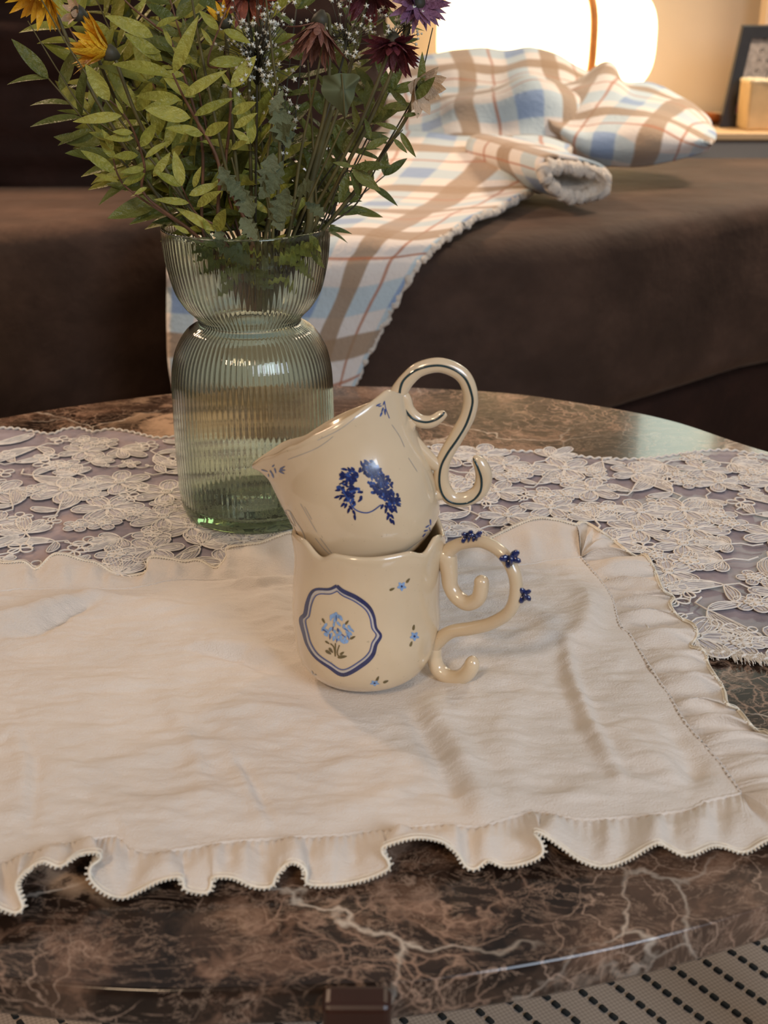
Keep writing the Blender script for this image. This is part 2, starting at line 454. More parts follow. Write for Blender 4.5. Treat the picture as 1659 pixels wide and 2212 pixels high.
# wooden apron ring and legs
apo = [cen + (p - cen) * .80 for p in outl[::4]]; api = [cen + (p - cen) * .76 for p in outl[::4]]
V, F = [], []
m_ = len(apo)
for ring, z in ((apo, UN), (apo, UN - .05), (api, UN - .05), (api, UN)):
    V += [Vector((p.x, p.y, z)) for p in ring]
mesh('apron', V, grid_faces(4, m_, True), M['dwood'], table)
def leg(x0, x1, y0, y1, ztop, name='leg'):
    b = MB(); n = 5
    cx, cy = (x0 + x1) / 2, (y0 + y1) / 2
    rings = [(0.006, .75), (.12, .8), (.3, 1), (ztop, 1)]
    for z, s in rings: b.v += [Vector((cx + (a - cx) * s, cy + (c - cy) * s, z)) for a, c in ((x0, y0), (x1, y0), (x1, y1), (x0, y1))]
    b.f = grid_faces(4, 4, True) + [(3, 2, 1, 0), (12, 13, 14, 15)]
    return bevel(b.build(name, M['dwood'], table, smooth=False), .003)
fl = at_z(703, 2180, UN); fr = at_z(845, 2180, UN)
pl_ = at_z(775, 2128, TZ)
lg = leg(fl.x, fr.x, pl_.y - .016, pl_.y + .03, UN - .0005)
# upright lip of the front leg that grips the stone
zl = at_y(775, 2168, pl_.y - .014).z
b = MB(); box(b, fl.x, fr.x, pl_.y - .016, pl_.y - .0035, UN - .03, zl); bevel(b.build('leg_clasp', M['dwood'], table, smooth=False), .003)
leg(cen.x - .36, cen.x - .31, cen.y - .15, cen.y - .1, UN); leg(cen.x + .36, cen.x + .41, cen.y - .12, cen.y - .07, UN); leg(cen.x - .02, cen.x + .03, cen.y + .30, cen.y + .35, UN)

# ------------------------------------------------------------------ lace runner
ZR = TZ + .0012
runner = thing('lace_runner', (at_z(830, 1100, ZR)), 'sheer white lace table runner embroidered with corded flowers, under the ruffled mat', 'table runner')
rb = [(-500, 960), (-250, 925), (0, 928), (60, 934), (110, 941), (140, 930), (175, 928), (200, 936), (240, 930), (290, 938), (340, 950), (390, 948), (560, 958), (750, 966), (950, 970), (1100, 978), (1200, 983), (1300, 994), (1400, 994), (1500, 980), (1570, 976), (1659, 986), (1850, 1000), (2050, 1040)]
rf = [(-1100, 1420), (-500, 1400), (0, 1400), (500, 1410), (900, 1420), (1300, 1424), (1380, 1420), (1460, 1412), (1560, 1416), (1659, 1430), (1800, 1440), (2200, 1470)]
def resample(P, n):
    L = [0]
    for i in range(1, len(P)): L.append(L[-1] + (P[i] - P[i - 1]).length)
    out = []; j = 0
    for k in range(n):
        s = L[-1] * k / (n - 1)
        while j < len(P) - 2 and L[j + 1] < s: j += 1
        t = (s - L[j]) / ((L[j + 1] - L[j]) or 1); out.append(P[j].lerp(P[j + 1], t))
    return out
RB = resample(cr([at_z(x, y, ZR) for x, y in rb], 6), 220); RF = resample(cr([at_z(x, y, ZR) for x, y in rf], 6), 220)
def rz(p): return ZR + .0007 * (1 + noise.noise(Vector((p.x * 14, p.y * 14, 2))))
V = []
for i in range(40):
    for j in range(220):
        p = RB[j].lerp(RF[j], i / 39); V.append(Vector((p.x, p.y, rz(p))))
mesh('tulle', V, grid_faces(40, 220), M['tulle'], runner)
for nm, E, r_ in (('corded_border', RB, .0011), ('corded_border', RF, .0011)):
    b = MB(); pts = [Vector((p.x, p.y, rz(p) + .0008)) for p in resample(E, 700)]
    pts = [p + Vector((0, .0012 * math.sin(i * 1.3), .0006 * math.cos(i * 1.3))) for i, p in enumerate(pts)]
    sweep(b, pts, r_, 5); b.build(nm, M['cord'], runner)
b = MB()       # brushed fringe along the near edge
for i, p in enumerate(resample(RF, 1500)):
    x, y = proj(p)
    if x < 1200 or x > 1720: continue
    for k in range(2):
        a = Vector((p.x + random.uniform(-.001, .001), p.y + random.uniform(0, .008), rz(p) + .0012))
        c = a + Vector((random.uniform(-.002, .002), -.008 - random.random() * .003, -.0006)); sd = Vector((.0004, 0, 0))
        b.add([a - sd, a + sd, c + sd * .4, c - sd * .4, (a + c) / 2 + Vector((0, 0, .001))], [(0, 1, 4), (1, 2, 4), (2, 3, 4), (3, 0, 4)])
tag(b.build('fringe', M['cord'], runner, smooth=False), kind='stuff')
# embroidery motifs: cord outlines over satin fills, sizes in metres, z up
def petal_loop(L, W, a0, pw=1.0, n=14, bend=0.0):
    P = []
    for k in range(n + 1):
        t = k / n * 2 * PI
        u = (1 - math.cos(t)) / 2
        x = L * u; y = W * math.sin(t) * (u ** .35) * pw
        y += bend * x * x / L
        P.append((x * math.cos(a0) - y * math.sin(a0), x * math.sin(a0) + y * math.cos(a0)))
    return P
def motif(kind):
    c, s = MB(), MB()
    def cord(P, r=.00055, z=.0009): sweep(c, [Vector((x, y, z)) for x, y in P], r, 4, cap=False, up=Vector((0, 0, 1)))
    def fill(P, z=.0004):
        n = len(P) - 1; cx = sum(p[0] for p in P[:n]) / n; cy = sum(p[1] for p in P[:n]) / n
        s.add([(x, y, z) for x, y in P[:n]] + [(cx, cy, z + .0008)], [(i, (i + 1) % n, n) for i in range(n)])
    def hatch(L, W, a0, k=4, bend=0):
        for q in range(k):
            f = (q + 1) / (k + 1) * 2 - 1
            P = []
            for j in range(5):
                u = .15 + .72 * j / 4; x = L * u; y = f * W * .85 * math.sin(u * PI) ** .8 + bend * x * x / L
                P.append((x * math.cos(a0) - y * math.sin(a0), x * math.sin(a0) + y * math.cos(a0)))
            cord(P, .0003, .0012)
    def petal(L, W, a0, k=4, bend=0, double=False):
        P = petal_loop(L, W, a0, bend=bend); fill(P); cord(P)
        if double: cord(petal_loop(L * .78, W * .66, a0, bend=bend), .0004)
        hatch(L, W, a0, k, bend)
    if kind == 0:
        for k in range(6): petal(.022, .0075, k * PI / 3 + .2, 3, double=True)
        for r in (.002, .0035): cord([(r * math.cos(t), r * math.sin(t)) for t in [i * PI / 5 for i in range(11)]], .0006, .0016)
    if kind == 1:
        for k, (a, L) in enumerate([(-1.2, .016), (-.6, .02), (0, .026), (.6, .02), (1.2, .016)]): petal(L, .0055, a + PI / 2, 4)
        cord([(0, 0), (.002, -.008), (-.001, -.016), (.003, -.024)], .0007)
    if kind == 2:
        for k in range(4):
            P = petal_loop(.009, .004, k * PI / 2 + .4); cord(P, .0007)
        cord([(0, 0), (.003, -.007), (.002, -.014)], .0006)
    if kind == 3:
        petal(.034, .0085, .1, 6, .35, True); petal(.018, .005, 2.2, 3, -.3); cord([(0, 0), (-.008, -.004), (-.014, .001)], .0007)
    if kind == 4:
        P = []
        for k in range(60):
            t = k / 59; P.append((.045 * t - .022 + .004 * math.sin(t * 25), .006 * math.sin(t * 9) + .004 * math.cos(t * 25)))
        cord(P, .0006)
        for k in range(4): petal(.010, .004, .8 + k * 1.4, 2)
    if kind == 5:
        for k in range(5): petal(.013, .0055, k * 2 * PI / 5, 2)
        for k in range(5):
            P = petal_loop(.006, .003, k * 2 * PI / 5 + .6); cord(P, .0006, .0016)
    V = c.v + s.v; n = len(c.v); Fc = c.f + [tuple(i + n for i in f) for f in s.f]
    o = mesh(['flower_motif', 'leaf_spray_motif', 'loop_motif', 'curved_leaf_motif', 'scroll_motif', 'small_flower_motif'][kind], V, Fc, [M['cord'], M['satin']], None)
    for i, pl in enumerate(o.data.polygons): pl.material_index = 0 if i < len(c.f) else 1
    return o
srcs = [motif(k) for k in range(6)]; first = set()
rad = [.019, .018, .010, .020, .019, .011]
placed = []; order = [0] * 60 + [3] * 60 + [1] * 60 + [4] * 60 + [5] * 160 + [2] * 220
rg = random.Random(3)
for kind in order:
    if len(placed) > 290: break
    for tr in range(14):
        x = rg.uniform(-80, 1740); y = rg.uniform(960, 1400) if rg.random() < .8 else rg.uniform(950, 1120)
        if y > 1290 and x < 1350: continue
        p = at_z(x, y, ZR)
        j = min(range(0, 220, 4), key=lambda j: abs(RB[j].x - p.x)); jf = min(range(0, 220, 4), key=lambda j: abs(RF[j].x - p.x))
        if p.y > RB[j].y - .012 or p.y < RF[jf].y + .012: continue
        if all((p - q).length > (rad[kind] + r) * .74 for q, r in placed): break
    else: continue
    placed.append((p, rad[kind]))
    s = rg.uniform(.85, 1.2) * (1.1 if kind in (0, 1, 3) else 1)
    Mx = Matrix.Translation((p.x, p.y, rz(p) + .0004 + rg.random() * .0003)) @ Matrix.Rotation(rg.uniform(0, 2 * PI), 4, 'Z') @ Matrix.Diagonal((s, s, 1, 1))
    if kind not in first:
        first.add(kind); o = srcs[kind]; o.parent = runner; o.matrix_basis = Matrix.Translation(-org(runner)) @ Mx
    else: inst(srcs[kind], runner, Mx)

# ------------------------------------------------------------------ ruffled mat
ZM = TZ + .0048
mat = thing('ruffled_mat', at_z(800, 1500, ZM), 'crumpled cream cotton placemat with ruffled frill border, laid over lace and marble', 'placemat')
seam_f = [(-500, 1930), (-200, 1890), (0, 1862), (43, 1848), (100, 1832), (157, 1818), (217, 1810), (255, 1808), (282, 1829), (325, 1843), (412, 1832), (488, 1820), (570, 1814), (651, 1808), (727, 1805), (787, 1797), (900, 1786), (960, 1782), (1033, 1787), (1069, 1777), (1121, 1761), (1162, 1754), (1256, 1770), (1370, 1764), (1447, 1756), (1494, 1748), (1528, 1731), (1600, 1716)]
seam_r = [(1254, 1205), (1278, 1233), (1318, 1288), (1338, 1352), (1357, 1368), (1377, 1400), (1417, 1463), (1449, 1511), (1477, 1558), (1516, 1606), (1548, 1642), (1576, 1680), (1600, 1716)]
seam_b = [(-500, 1290), (-200, 1282), (0, 1277), (34, 1273), (95, 1274), (189, 1273), (270, 1273), (321, 1265), (381, 1253), (490, 1254), (640, 1243), (900, 1232), (1131, 1221), (1179, 1213), (1254, 1205)]
def T(P, z=ZM): return [at_z(x, y, z) for x, y in P]
SF, SB, SR = T(seam_f), T(seam_b), T(seam_r)
NC, NR = 300, 230
cf = resample(cr(SF, 8), NC); cb = resample(cr(SB, 8), NC)
crr = resample(cr(SR, 8), NR); cl = [cb[0].lerp(cf[0], i / (NR - 1)) for i in range(NR)]
creases = [  # polyline px, amplitude m, half width m
    ([(1222, 1395), (1232, 1460), (1275, 1580), (1335, 1690)], .0035, .0045), ([(1205, 1380), (1210, 1470), (1255, 1590), (1310, 1700)], -.0006, .008),
    ([(860, 1500), (905, 1560), (950, 1640), (985, 1720), (1012, 1782)], -.003, .007), ([(900, 1490), (960, 1590), (1020, 1700), (1050, 1775)], .004, .011),
    ([(512, 1640), (552, 1710), (590, 1790)], -.0018, .003), ([(500, 1640), (540, 1712), (575, 1790)], .0018, .005), ([(630, 1440), (690, 1500), (735, 1545)], .002, .003),
    ([(0, 1388), (90, 1370), (150, 1335), (210, 1310)], -.003, .005), ([(-100, 1370), (60, 1345), (190, 1300)], .006, .012), ([(110, 1315), (170, 1296)], -.0015, .003),
    ([(420, 1412), (520, 1425), (640, 1470)], -.0028, .005), ([(430, 1400), (540, 1408), (640, 1440)], .0028, .007), ([(250, 1300), (420, 1330), (600, 1310)], .002, .012),
    ([(1100, 1540), (1090, 1640), (1130, 1740)], .0025, .012), ([(1290, 1300), (1260, 1370), (1240, 1400)], .0045, .009), ([(1310, 1470), (1400, 1440), (1440, 1470)], -.002, .009),
    ([(1120, 1300), (1180, 1350), (1200, 1400)], .0025, .012), ([(1330, 1600), (1400, 1650), (1500, 1690)], .003, .010), ([(1440, 1560), (1500, 1650), (1490, 1720)], -.004, .009),
    ([(0, 1600), (40, 1585), (60, 1650), (40, 1760)], .002, .007), ([(100, 1700), (300, 1640), (520, 1600)], .0015, .009), ([(200, 1780), (400, 1740), (560, 1700)], .0016, .009),
    ([(600, 1700), (750, 1660), (900, 1640)], .0017, .008), ([(660, 1760), (800, 1740), (930, 1690)], .0017, .008), ([(380, 1560), (560, 1540), (720, 1560)], .0013, .007),
    ([(20, 1480), (200, 1490), (380, 1470)], .0013, .009), ([(1100, 1430), (1250, 1330), (1300, 1260)], .0022, .012), ([(1000, 1250), (1100, 1245), (1180, 1260)], .0022, .008),
    ([(560, 1280), (600, 1340), (650, 1400)], .003, .012), ([(500, 1262), (560, 1275), (630, 1262)], .003, .005), ([(350, 1500), (420, 1620), (440, 1750)], .0014, .006),
    ([(1150, 1760), (1300, 1700), (1450, 1700)], .0025, .010), ([(30, 1540), (80, 1660), (70, 1800)], -.0015, .004), ([(1010, 1500), (1100, 1470), (1180, 1500)], .0018, .010)]
CRS = [([at_z(x, y, ZM).xy for x, y in P], a, hw) for P, a, hw in creases]
mug_c = at_z(783, 1450, ZM).xy
def sdist(p, P):
    best = 9; bt = 0
    for i in range(len(P) - 1):
        a, b_ = P[i], P[i + 1]; d = b_ - a; t = max(0, min(1, (p - a).dot(d) / d.length_squared))
        q = (p - (a + d * t)).length
        if q < best: best = q; bt = (i + t) / (len(P) - 1)
    return best, bt
def mat_h(p):
    v = p.xy; h = 0
    for P, a, hw in CRS:
        if abs(v.x - P[0].x) > .25 or abs(v.y - P[0].y) > .3: continue
        d, t = sdist(v, P)
        if d < hw * 3.5: h += 1.45 * a * math.exp(-(d / hw) ** 2 * 1.3) * math.sin(PI * min(max(t, .06), .94)) ** .5
    h += .0024 * (1 + fbm(v.x * 14 + 3, v.y * 28, 1)) + .0013 * fbm(v.x * 45, v.y * 100, 5) + .0003 * fbm(v.x * 160, v.y * 260, 7, 2)
    dm = (v - mug_c).length
    k = min(1, max(0, (dm - .034) / .03)); k = k * k * (3 - 2 * k)
    return max(h, -.0035) * k
V = []
for i in range(NR):
    s = i / (NR - 1)
    for j in range(NC):
        t = j / (NC - 1)
        p = cb[j] * (1 - s) + cf[j] * s + cl[i] * (1 - t) + crr[i] * t - (cb[0] * (1 - s) * (1 - t) + cb[-1] * (1 - s) * t + cf[0] * s * (1 - t) + cf[-1] * s * t)
        e = min(1, min(i, NR - 1 - i, NC - 1 - j + 0) / 10)
        V.append(Vector((p.x, p.y, ZM + mat_h(p) * (.25 + .75 * e))))
pan = mesh('panel', V, grid_faces(NR, NC), M['mat'], mat)
out_f = [(-500, 2080), (-330, 1990), (-260, 2060), (-150, 1970), (-80, 2010), (-20, 1955), (0, 1962), (33, 1973), (49, 1962), (43, 1941), (35, 1913), (54, 1886), (92, 1862), (130, 1873), (168, 1848), (212, 1843), (217, 1857), (195, 1875), (198, 1903), (228, 1930), (266, 1940), (304, 1924), (347, 1903), (391, 1897), (401, 1922), (445, 1930), (456, 1913), (461, 1897), (504, 1897), (548, 1916), (586, 1916), (597, 1892), (624, 1865), (651, 1870), (662, 1886), (665, 1911), (722, 1913), (781, 1903), (835, 1881), (838, 1862), (825, 1843), (831, 1829), (893, 1811), (950, 1818), (986, 1842), (1007, 1873), (1028, 1878), (1054, 1860), (1090, 1873), (1137, 1865), (1170, 1847), (1168, 1821), (1152, 1800), (1173, 1803), (1214, 1831), (1256, 1860), (1302, 1873), (1349, 1860), (1416, 1823), (1442, 1831), (1483, 1849), (1535, 1829), (1566, 1831), (1608, 1842), (1659, 1816), (1720, 1810), (1770, 1770), (1800, 1715)]
out_r = [(1246, 1135), (1256, 1129), (1280, 1137), (1325, 1168), (1373, 1203), (1397, 1201), (1417, 1237), (1433, 1276), (1457, 1292), (1449, 1308), (1469, 1336), (1500, 1352), (1506, 1372), (1494, 1398), (1520, 1407), (1532, 1439), (1564, 1491), (1572, 1523), (1596, 1535), (1632, 1578), (1659, 1584), (1720, 1625), (1760, 1680), (1800, 1770)]
out_b = [(-500, 1225), (-350, 1200), (-200, 1228), (-90, 1196), (0, 1216), (51, 1214), (78, 1231), (111, 1201), (142, 1199), (182, 1212), (209, 1217), (256, 1243), (314, 1238), (321, 1207), (354, 1206), (398, 1214), (429, 1211), (466, 1228), (489, 1204), (492, 1184), (560, 1174), (600, 1160), (640, 1152), (760, 1166), (850, 1150), (960, 1178), (1010, 1180), (1064, 1161), (1110, 1138), (1159, 1121), (1200, 1124), (1246, 1135)]
def ruffle(name, outp, seamp, key, tk, kz, seed, corner_lo=None, corner_hi=None, fa=.0030, ff=270):
    """outp traced outer edge; seam matched by coordinate key (0:x,1:y)"""
    D = 8
    seam = cr([Vector((x, y, 0)) for x, y in seamp], 10); sk = [q[key] for q in seam]
    O = cr([Vector((x, y, 0)) for x, y in outp], 6)
    O = resample(O, len(outp) * 9)
    lo, hi = outp[0][key], outp[-1][key]
    # matching parameter: monotone & smoothed so hooks fold over
    mon = []
    for q in O: mon.append(q[key])
    W = 22; sm = [sum(mon[max(0, i - W):i + W + 1]) / len(mon[max(0, i - W):i + W + 1]) for i in range(len(mon))]
    for i in range(1, len(sm)): sm[i] = max(sm[i], sm[i - 1] + .01)
    nb = len(sm)
    for i in range(40):
        w_ = 1 - i / 40; w_ = w_ * w_
        sm[nb - 1 - i] = sm[nb - 1 - i] * (1 - w_) + sk[-1] * w_
        if outp[0][0] > -400: sm[i] = sm[i] * (1 - w_) + sk[0] * w_
    V = []; NS = 18; outer = []
    arc = 0; prev = None
    for i, q in enumerate(O):
        k = min(max(sm[i], sk[0]), sk[-1])
        j = 0
        while j < len(sk) - 2 and sk[j + 1] < k: j += 1
        sq = seam[j].lerp(seam[j + 1], (k - sk[j]) / ((sk[j + 1] - sk[j]) or 1))
        env = max(O[m][1] for m in range(max(0, i - 40), min(len(O), i + 41)))
        dev = env - q[1]
        z = TZ + .0022 + (dev * kz if key == 0 else .0045 * (1 + math.sin(i * .42 + seed)) * .8 + .001)
        z = min(z, TZ + .02)
        po = at_z(q[0], q[1], z); ps = at_z(sq[0], sq[1], ZM)
        if prev is not None: arc += (po - prev).length
        prev = po; outer.append(po)
        for s_ in range(NS):
            s = s_ / (NS - 1)
            p = ps.lerp(po, s)
            zz = ps.z + (po.z - ps.z) * s
            g = math.sin(arc * ff + seed + 2.6 * noise.noise(Vector((arc * 45, 0, seed))))
            zz += fa * g * math.sin(PI * min(1, s * 1.0)) * (1 - .4 * s) + .0022 * math.sin(PI * s) + .0012 * fbm(p.x * 90, p.y * 90, seed, 2) * math.sin(PI * s)
            if s > 0: zz += .0009 * math.sin(arc * 1400 + seed) * math.exp(-s * 5)
            V.append(Vector((p.x, p.y, max(zz, TZ + .0018))))
    o = mesh(name, V, grid_faces(len(O), NS), M['mat'], mat)
    return outer
OB = ruffle('ruffle', out_b, seam_b, 0, 0, .55 / 3000, 1.0, fa=.0016)
ORR = ruffle('ruffle', out_r, seam_r, 1, 0, 0, 2.0, fa=.0046, ff=175)
OF = ruffle('ruffle', out_f, seam_f, 0, 0, .62 / 4300, 3.0)
def edging(P, amp=.00085, wl=.0019):
    b = MB(); L = sum((P[i + 1] - P[i]).length for i in range(len(P) - 1)); Q = resample(P, int(L / .0011))
    sweep(b, [q + Vector((0, 0, .0004)) for q in Q], .0008, 5)
    n = int(L / wl); Q = resample(P, n * 8)
    T2 = []
    for i, q in enumerate(Q):
        t = Q[min(i + 1, len(Q) - 1)] - Q[max(i - 1, 0)]; t.normalize()
        nn = Vector((t.y, -t.x, 0)); nn = nn.normalized() if nn.length > .01 else Vector((0, -1, 0))
        ph = i / 8 * 2 * PI
        T2.append(q + nn * (.0012 + amp * math.sin(ph)) + t * (.0007 * math.cos(ph)) + Vector((0, 0, .0006)))
    sweep(b, T2, .00034, 4)
    sweep(b, [q + Vector((0, .0022, .0006)) for q in resample(P, n * 2)], .00028, 4)
    b.build('crochet_edging', M['edging'], mat)
edging(OB, .0006); edging(ORR, .0006); edging(OF)
for S in (SB, SR, SF):
    b = MB(); Q = resample(cr(S, 8), 400)
    sweep(b, [q + Vector((.0003 * math.sin(i * 1.1), .0003 * math.cos(i * 1.7), .0002)) for i, q in enumerate(Q)], .00105, 6); b.build('seam', M['mat'], mat)

# ------------------------------------------------------------------ vase
vb = at_z(558, 1104, TZ); YV = vb.y
VC = Vector((vb.x, YV, TZ + .0024))
vase = thing('glass_vase', VC, 'ribbed pale green hourglass-shaped glass vase full of flowers, standing on the lace', 'vase')
sil = [(487, 182), (500, 182), (540, 178), (574, 172), (624, 158), (657, 138), (676, 119), (686, 111), (692, 110), (699, 118), (712, 138), (741, 157), (774, 168), (825, 173), (942, 171), (1042, 166), (1075, 161), (1092, 155), (1102, 146)]
prof = []
for y, hw in sil:
    dpt = (at_y(558, y, YV) - CAMP).dot(FWD); prof.append((at_y(558, y, YV).z, hw / FPX * dpt))
pz = cr([Vector((r, z, 0)) for z, r in prof], 5)
zb = VC.z
prof2 = [(p.x, p.y) for p in pz if p.y > zb + .003] + [(prof[-1][1] * .97, zb + .0015), (prof[-1][1] * .9, zb), (.02, zb + .0004), (.0005, zb + .001)]
VH = prof2[0][1]
NCV = 90 * 6
V = []; rows = 0; th_ = .0028
ztopn = VH - .008
for r, z in prof2:
    rib = 1.0 if (zb + .012 < z < VH - .004) else 0
    for k in range(NCV):
        a = 2 * PI * k / NCV
        rr = r + rib * .00030 * abs(math.cos(45 * a)) - rib * .0002
        V.append(Vector((VC.x + rr * math.cos(a), VC.y + rr * math.sin(a), z)))
    rows += 1
inner = [(max(.0005, r - th_), z) for r, z in prof2 if z > zb + .009][::-1]
inner = [(.0005, zb + .009), (.03, zb + .0088), (prof[-1][1] * .9, zb + .010)] + inner[1:-1] + [(prof2[0][0] - th_, VH - .001)]
rim = [(prof2[0][0] - th_ * .8, VH + .0004), (prof2[0][0] - th_ * .3, VH + .0006)]
outer_first = list(range(NCV))
for r, z in inner + rim:
    for k in range(NCV):
        a = 2 * PI * k / NCV; V.append(Vector((VC.x + r * math.cos(a), VC.y + r * math.sin(a), z)))
    rows += 1
F = grid_faces(rows, NCV, True)
# close rim (last ring to first ring)
for k in range(NCV):
    k2 = (k + 1) % NCV; F.append(((rows - 1) * NCV + k, (rows - 1) * NCV + k2, k2, k))
vo = mesh('vase_body', V, F, M['glass'], vase)
import bmesh
_b = bmesh.new(); _b.from_mesh(vo.data); _b.faces.ensure_lookup_table()
# cap both poles so that the wall is one closed solid
for ring in ([e for e in _b.edges if e.is_boundary],): bmesh.ops.holes_fill(_b, edges=ring, sides=0)
bmesh.ops.recalc_face_normals(_b, faces=_b.faces); _b.to_mesh(vo.data); _b.free()

# ------------------------------------------------------------------ mugs
def rays_hit(bvh, x, y):
    d = ray(x, y).normalized(); h = bvh.ray_cast(CAMP, d); return h
class Mug:
    def __init__(s, name, label, Y, tilt, sil, rimdev, base, spout=None, depth=.97, thick=.0042):
        s.Y = Y; s.er = Vector((math.cos(tilt), 0, math.sin(tilt))); s.ea = Vector((-math.sin(tilt), 0, math.cos(tilt)))
        s.root = thing(name, base, label, 'mug'); s.o = Vector(base)
        def loc(x, y):
            p = at_y(x, y, Y) - s.o; return p.dot(s.er), p.dot(s.ea)
        s.loc = loc
        Lp = [loc(*q) for q in sil['L']]; Rp = [loc(*q) for q in sil['R']]
        La = [q[1] for q in Lp]; Lr = [q[0] for q in Lp]; Ra = [q[1] for q in Rp]; Rr = [q[0] for q in Rp]
        a0, a1 = s.a0, s.a1 = sil['a0'], sil['a1']
        N = 56; NCc = 200
        back = sil.get('lean', 0)
        Lc = cr([Vector((a, r, 0)) for a, r in zip(La, Lr)], 8); Rc = cr([Vector((a, r, 0)) for a, r in zip(Ra, Rr)], 8)
        fa = lambda C, a: lerp1([q.x for q in C], [q.y for q in C], a)
        def pt(th, v, inner=False):
            # v 0..1 bottom to rim
            a = a0 + (a1 - a0) * v
            l, r = fa(Lc, a), fa(Rc, a)
            c, wd = (l + r) / 2, (r - l) / 2
            if v < .12:   # rounded foot
                wd *= sil.get('foot', .9) + (1 - sil.get('foot', .9)) * math.sin(v / .12 * PI / 2)
            d = wd * depth
            t = thick * (.75 + .25 * math.sin(PI * v))
            if inner: wd -= t; d -= t
            ct, st = math.cos(th), math.sin(th)
            rr = wd * ct
            if spout and ct < 0:
                rr -= spout(a, v) * (abs(ct) ** 14)
            ad = rimdev(th) * max(0, (v - .62) / .38) ** 1.5
            rad_w = 1 + .012 * math.sin(3 * th + 1) * math.sin(PI * v) + .008 * math.sin(5 * th + v * 4)
            aa = a + ad + (thick * 1.2 if (inner and v < .05) else 0)
            return s.o + s.er * (c + rr * rad_w) + Vector((0, 1, 0)) * (d * st * rad_w + back * (aa - a0)) + s.ea * aa
        s.pt = pt
        V = []; rows = 0
        bc = sum((pt(2 * PI * k / NCc, 0) for k in range(NCc)), Vector()) / NCc
        for q in (.02, .5, .85):
            for k in range(NCc): V.append(bc.lerp(pt(2 * PI * k / NCc, 0), q) + s.ea * (.0007 * (1 - q)))
            rows += 1
        for i in range(N):
            v = (i / (N - 1))
            for k in range(NCc): V.append(pt(2 * PI * k / NCc, v))
            rows += 1
        for q in (.2, .5, .8):
            for k in range(NCc):
                th = 2 * PI * k / NCc; V.append(pt(th, 1).lerp(pt(th, 1, True), q) + s.ea * (.0018 * math.sin(PI * q) ** .7))
            rows += 1
        for i in range(N - 1, -1, -2):
            v = .06 + .94 * i / (N - 1)
            for k in range(NCc): V.append(pt(2 * PI * k / NCc, v, True))
            rows += 1
        ic = sum((pt(2 * PI * k / NCc, .06, True) for k in range(NCc)), Vector()) / NCc
        for q in (.6, .02):
            for k in range(NCc): V.append(ic.lerp(pt(2 * PI * k / NCc, .06, True), q))
            rows += 1
        F = grid_faces(rows, NCc, True); F.append(tuple(range(NCc - 1, -1, -1))); F.append(tuple((rows - 1) * NCc + k for k in range(NCc)))
        s.body = mesh('body', V, F, M['cream'], s.root)
        s.body.data.polygons[-1].use_smooth = True
        s.bvh = BVHTree.FromPolygons(V, F)
    def handle(s, paths, flat=1.0, Yf=None):
        Yf = Yf or (lambda x: s.Y); s.Yf = Yf
        """paths: list of [(x,y,rpx),...] in the handle plane"""
        b = MB()
        sc = (at_y(800, 1200, s.Y) - CAMP).dot(FWD) / FPX
        for P in paths:
            C = cr([Vector((x, y, r)) for x, y, r in P], 10)
            pts = [at_y(q.x, q.y, Yf(q.x)) for q in C]; rr = [q.z * sc for q in C]
            rr = round_end(rr, 6, 'end')
            sweep(b, pts, rr, 16, flat)
        s.hnd = b.build('handle', M['cream'], s.root)
        s.hbvh = BVHTree.FromPolygons(b.v, b.f)
        return s.hnd
    def decal(s, name, polys, mat, parent=None, eps=.00022, bv=None):
        """polys: list of px polygons (centre-fan), laid onto the glazed surface"""
        b = MB(); bv = bv or s.bvh
        for P in polys:
            cx = sum(p[0] for p in P) / len(P); cy = sum(p[1] for p in P) / len(P)
            h = rays_hit(bv, cx, cy)
            if h[0] is None: continue
            n = len(P); vs = []; ok = True
            for sft in (1, .5):
                for x, y in P:
                    g = rays_hit(bv, cx + (x - cx) * sft, cy + (y - cy) * sft)
                    if g[0] is None: ok = False; break
                    nn = g[1] if g[1].dot(ray(x, y)) < 0 else -g[1]
                    vs.append(g[0] + nn * eps)
                if not ok: break
            if not ok: continue
            nn = h[1] if h[1].dot(ray(cx, cy)) < 0 else -h[1]
            vs.append(h[0] + nn * eps)
            b.add(vs, [(i, (i + 1) % n, n + (i + 1) % n, n + i) for i in range(n)] + [(n + i, n + (i + 1) % n, 2 * n) for i in range(n)])
        if b.v: return b.build(name, mat, parent or s.root)
    def band(s, name, C, wd, mat, parent=None, closed=False, eps=.00022, bv=None, n=8):
        bv = bv or s.bvh
        P = cr([Vector((x, y, 0)) for x, y in C], n); W = wd if callable(wd) else (lambda t: wd)
        b = MB(); vs = []
        for i, q in enumerate(P):
            t = P[min(i + 1, len(P) - 1)] - P[max(i - 1, 0)]
            if t.length < 1e-6: t = Vector((1, 0, 0))
            t.normalize(); nn = Vector((-t.y, t.x, 0)) * (W(i / (len(P) - 1)) / 2)
            for sg in (1, -1):
                g = rays_hit(bv, *(q + nn * sg).xy)
                if g[0] is None: g = rays_hit(bv, *q.xy)
                if g[0] is None: vs.append(None); continue
                m = g[1] if g[1].dot(ray(q.x, q.y)) < 0 else -g[1]
                vs.append(g[0] + m * eps)
        V = [v if v is not None else Vector() for v in vs]
        F = [(2 * i, 2 * i + 1, 2 * i + 3, 2 * i + 2) for i in range(len(P) - 1) if None not in vs[2 * i:2 * i + 4]]
        b.add(V, F); used = sorted({k for f in F for k in f}); mp = {k: i for i, k in enumerate(used)}
        b2 = MB(); b2.add([V[k] for k in used], [tuple(mp[k] for k in f) for f in F])
        return b2.build(name, mat, parent or s.root)
def C1(P): return [(500 + .42194 * x, 740 + .42194 * y) for x, y in P]     # from the enlarged crop
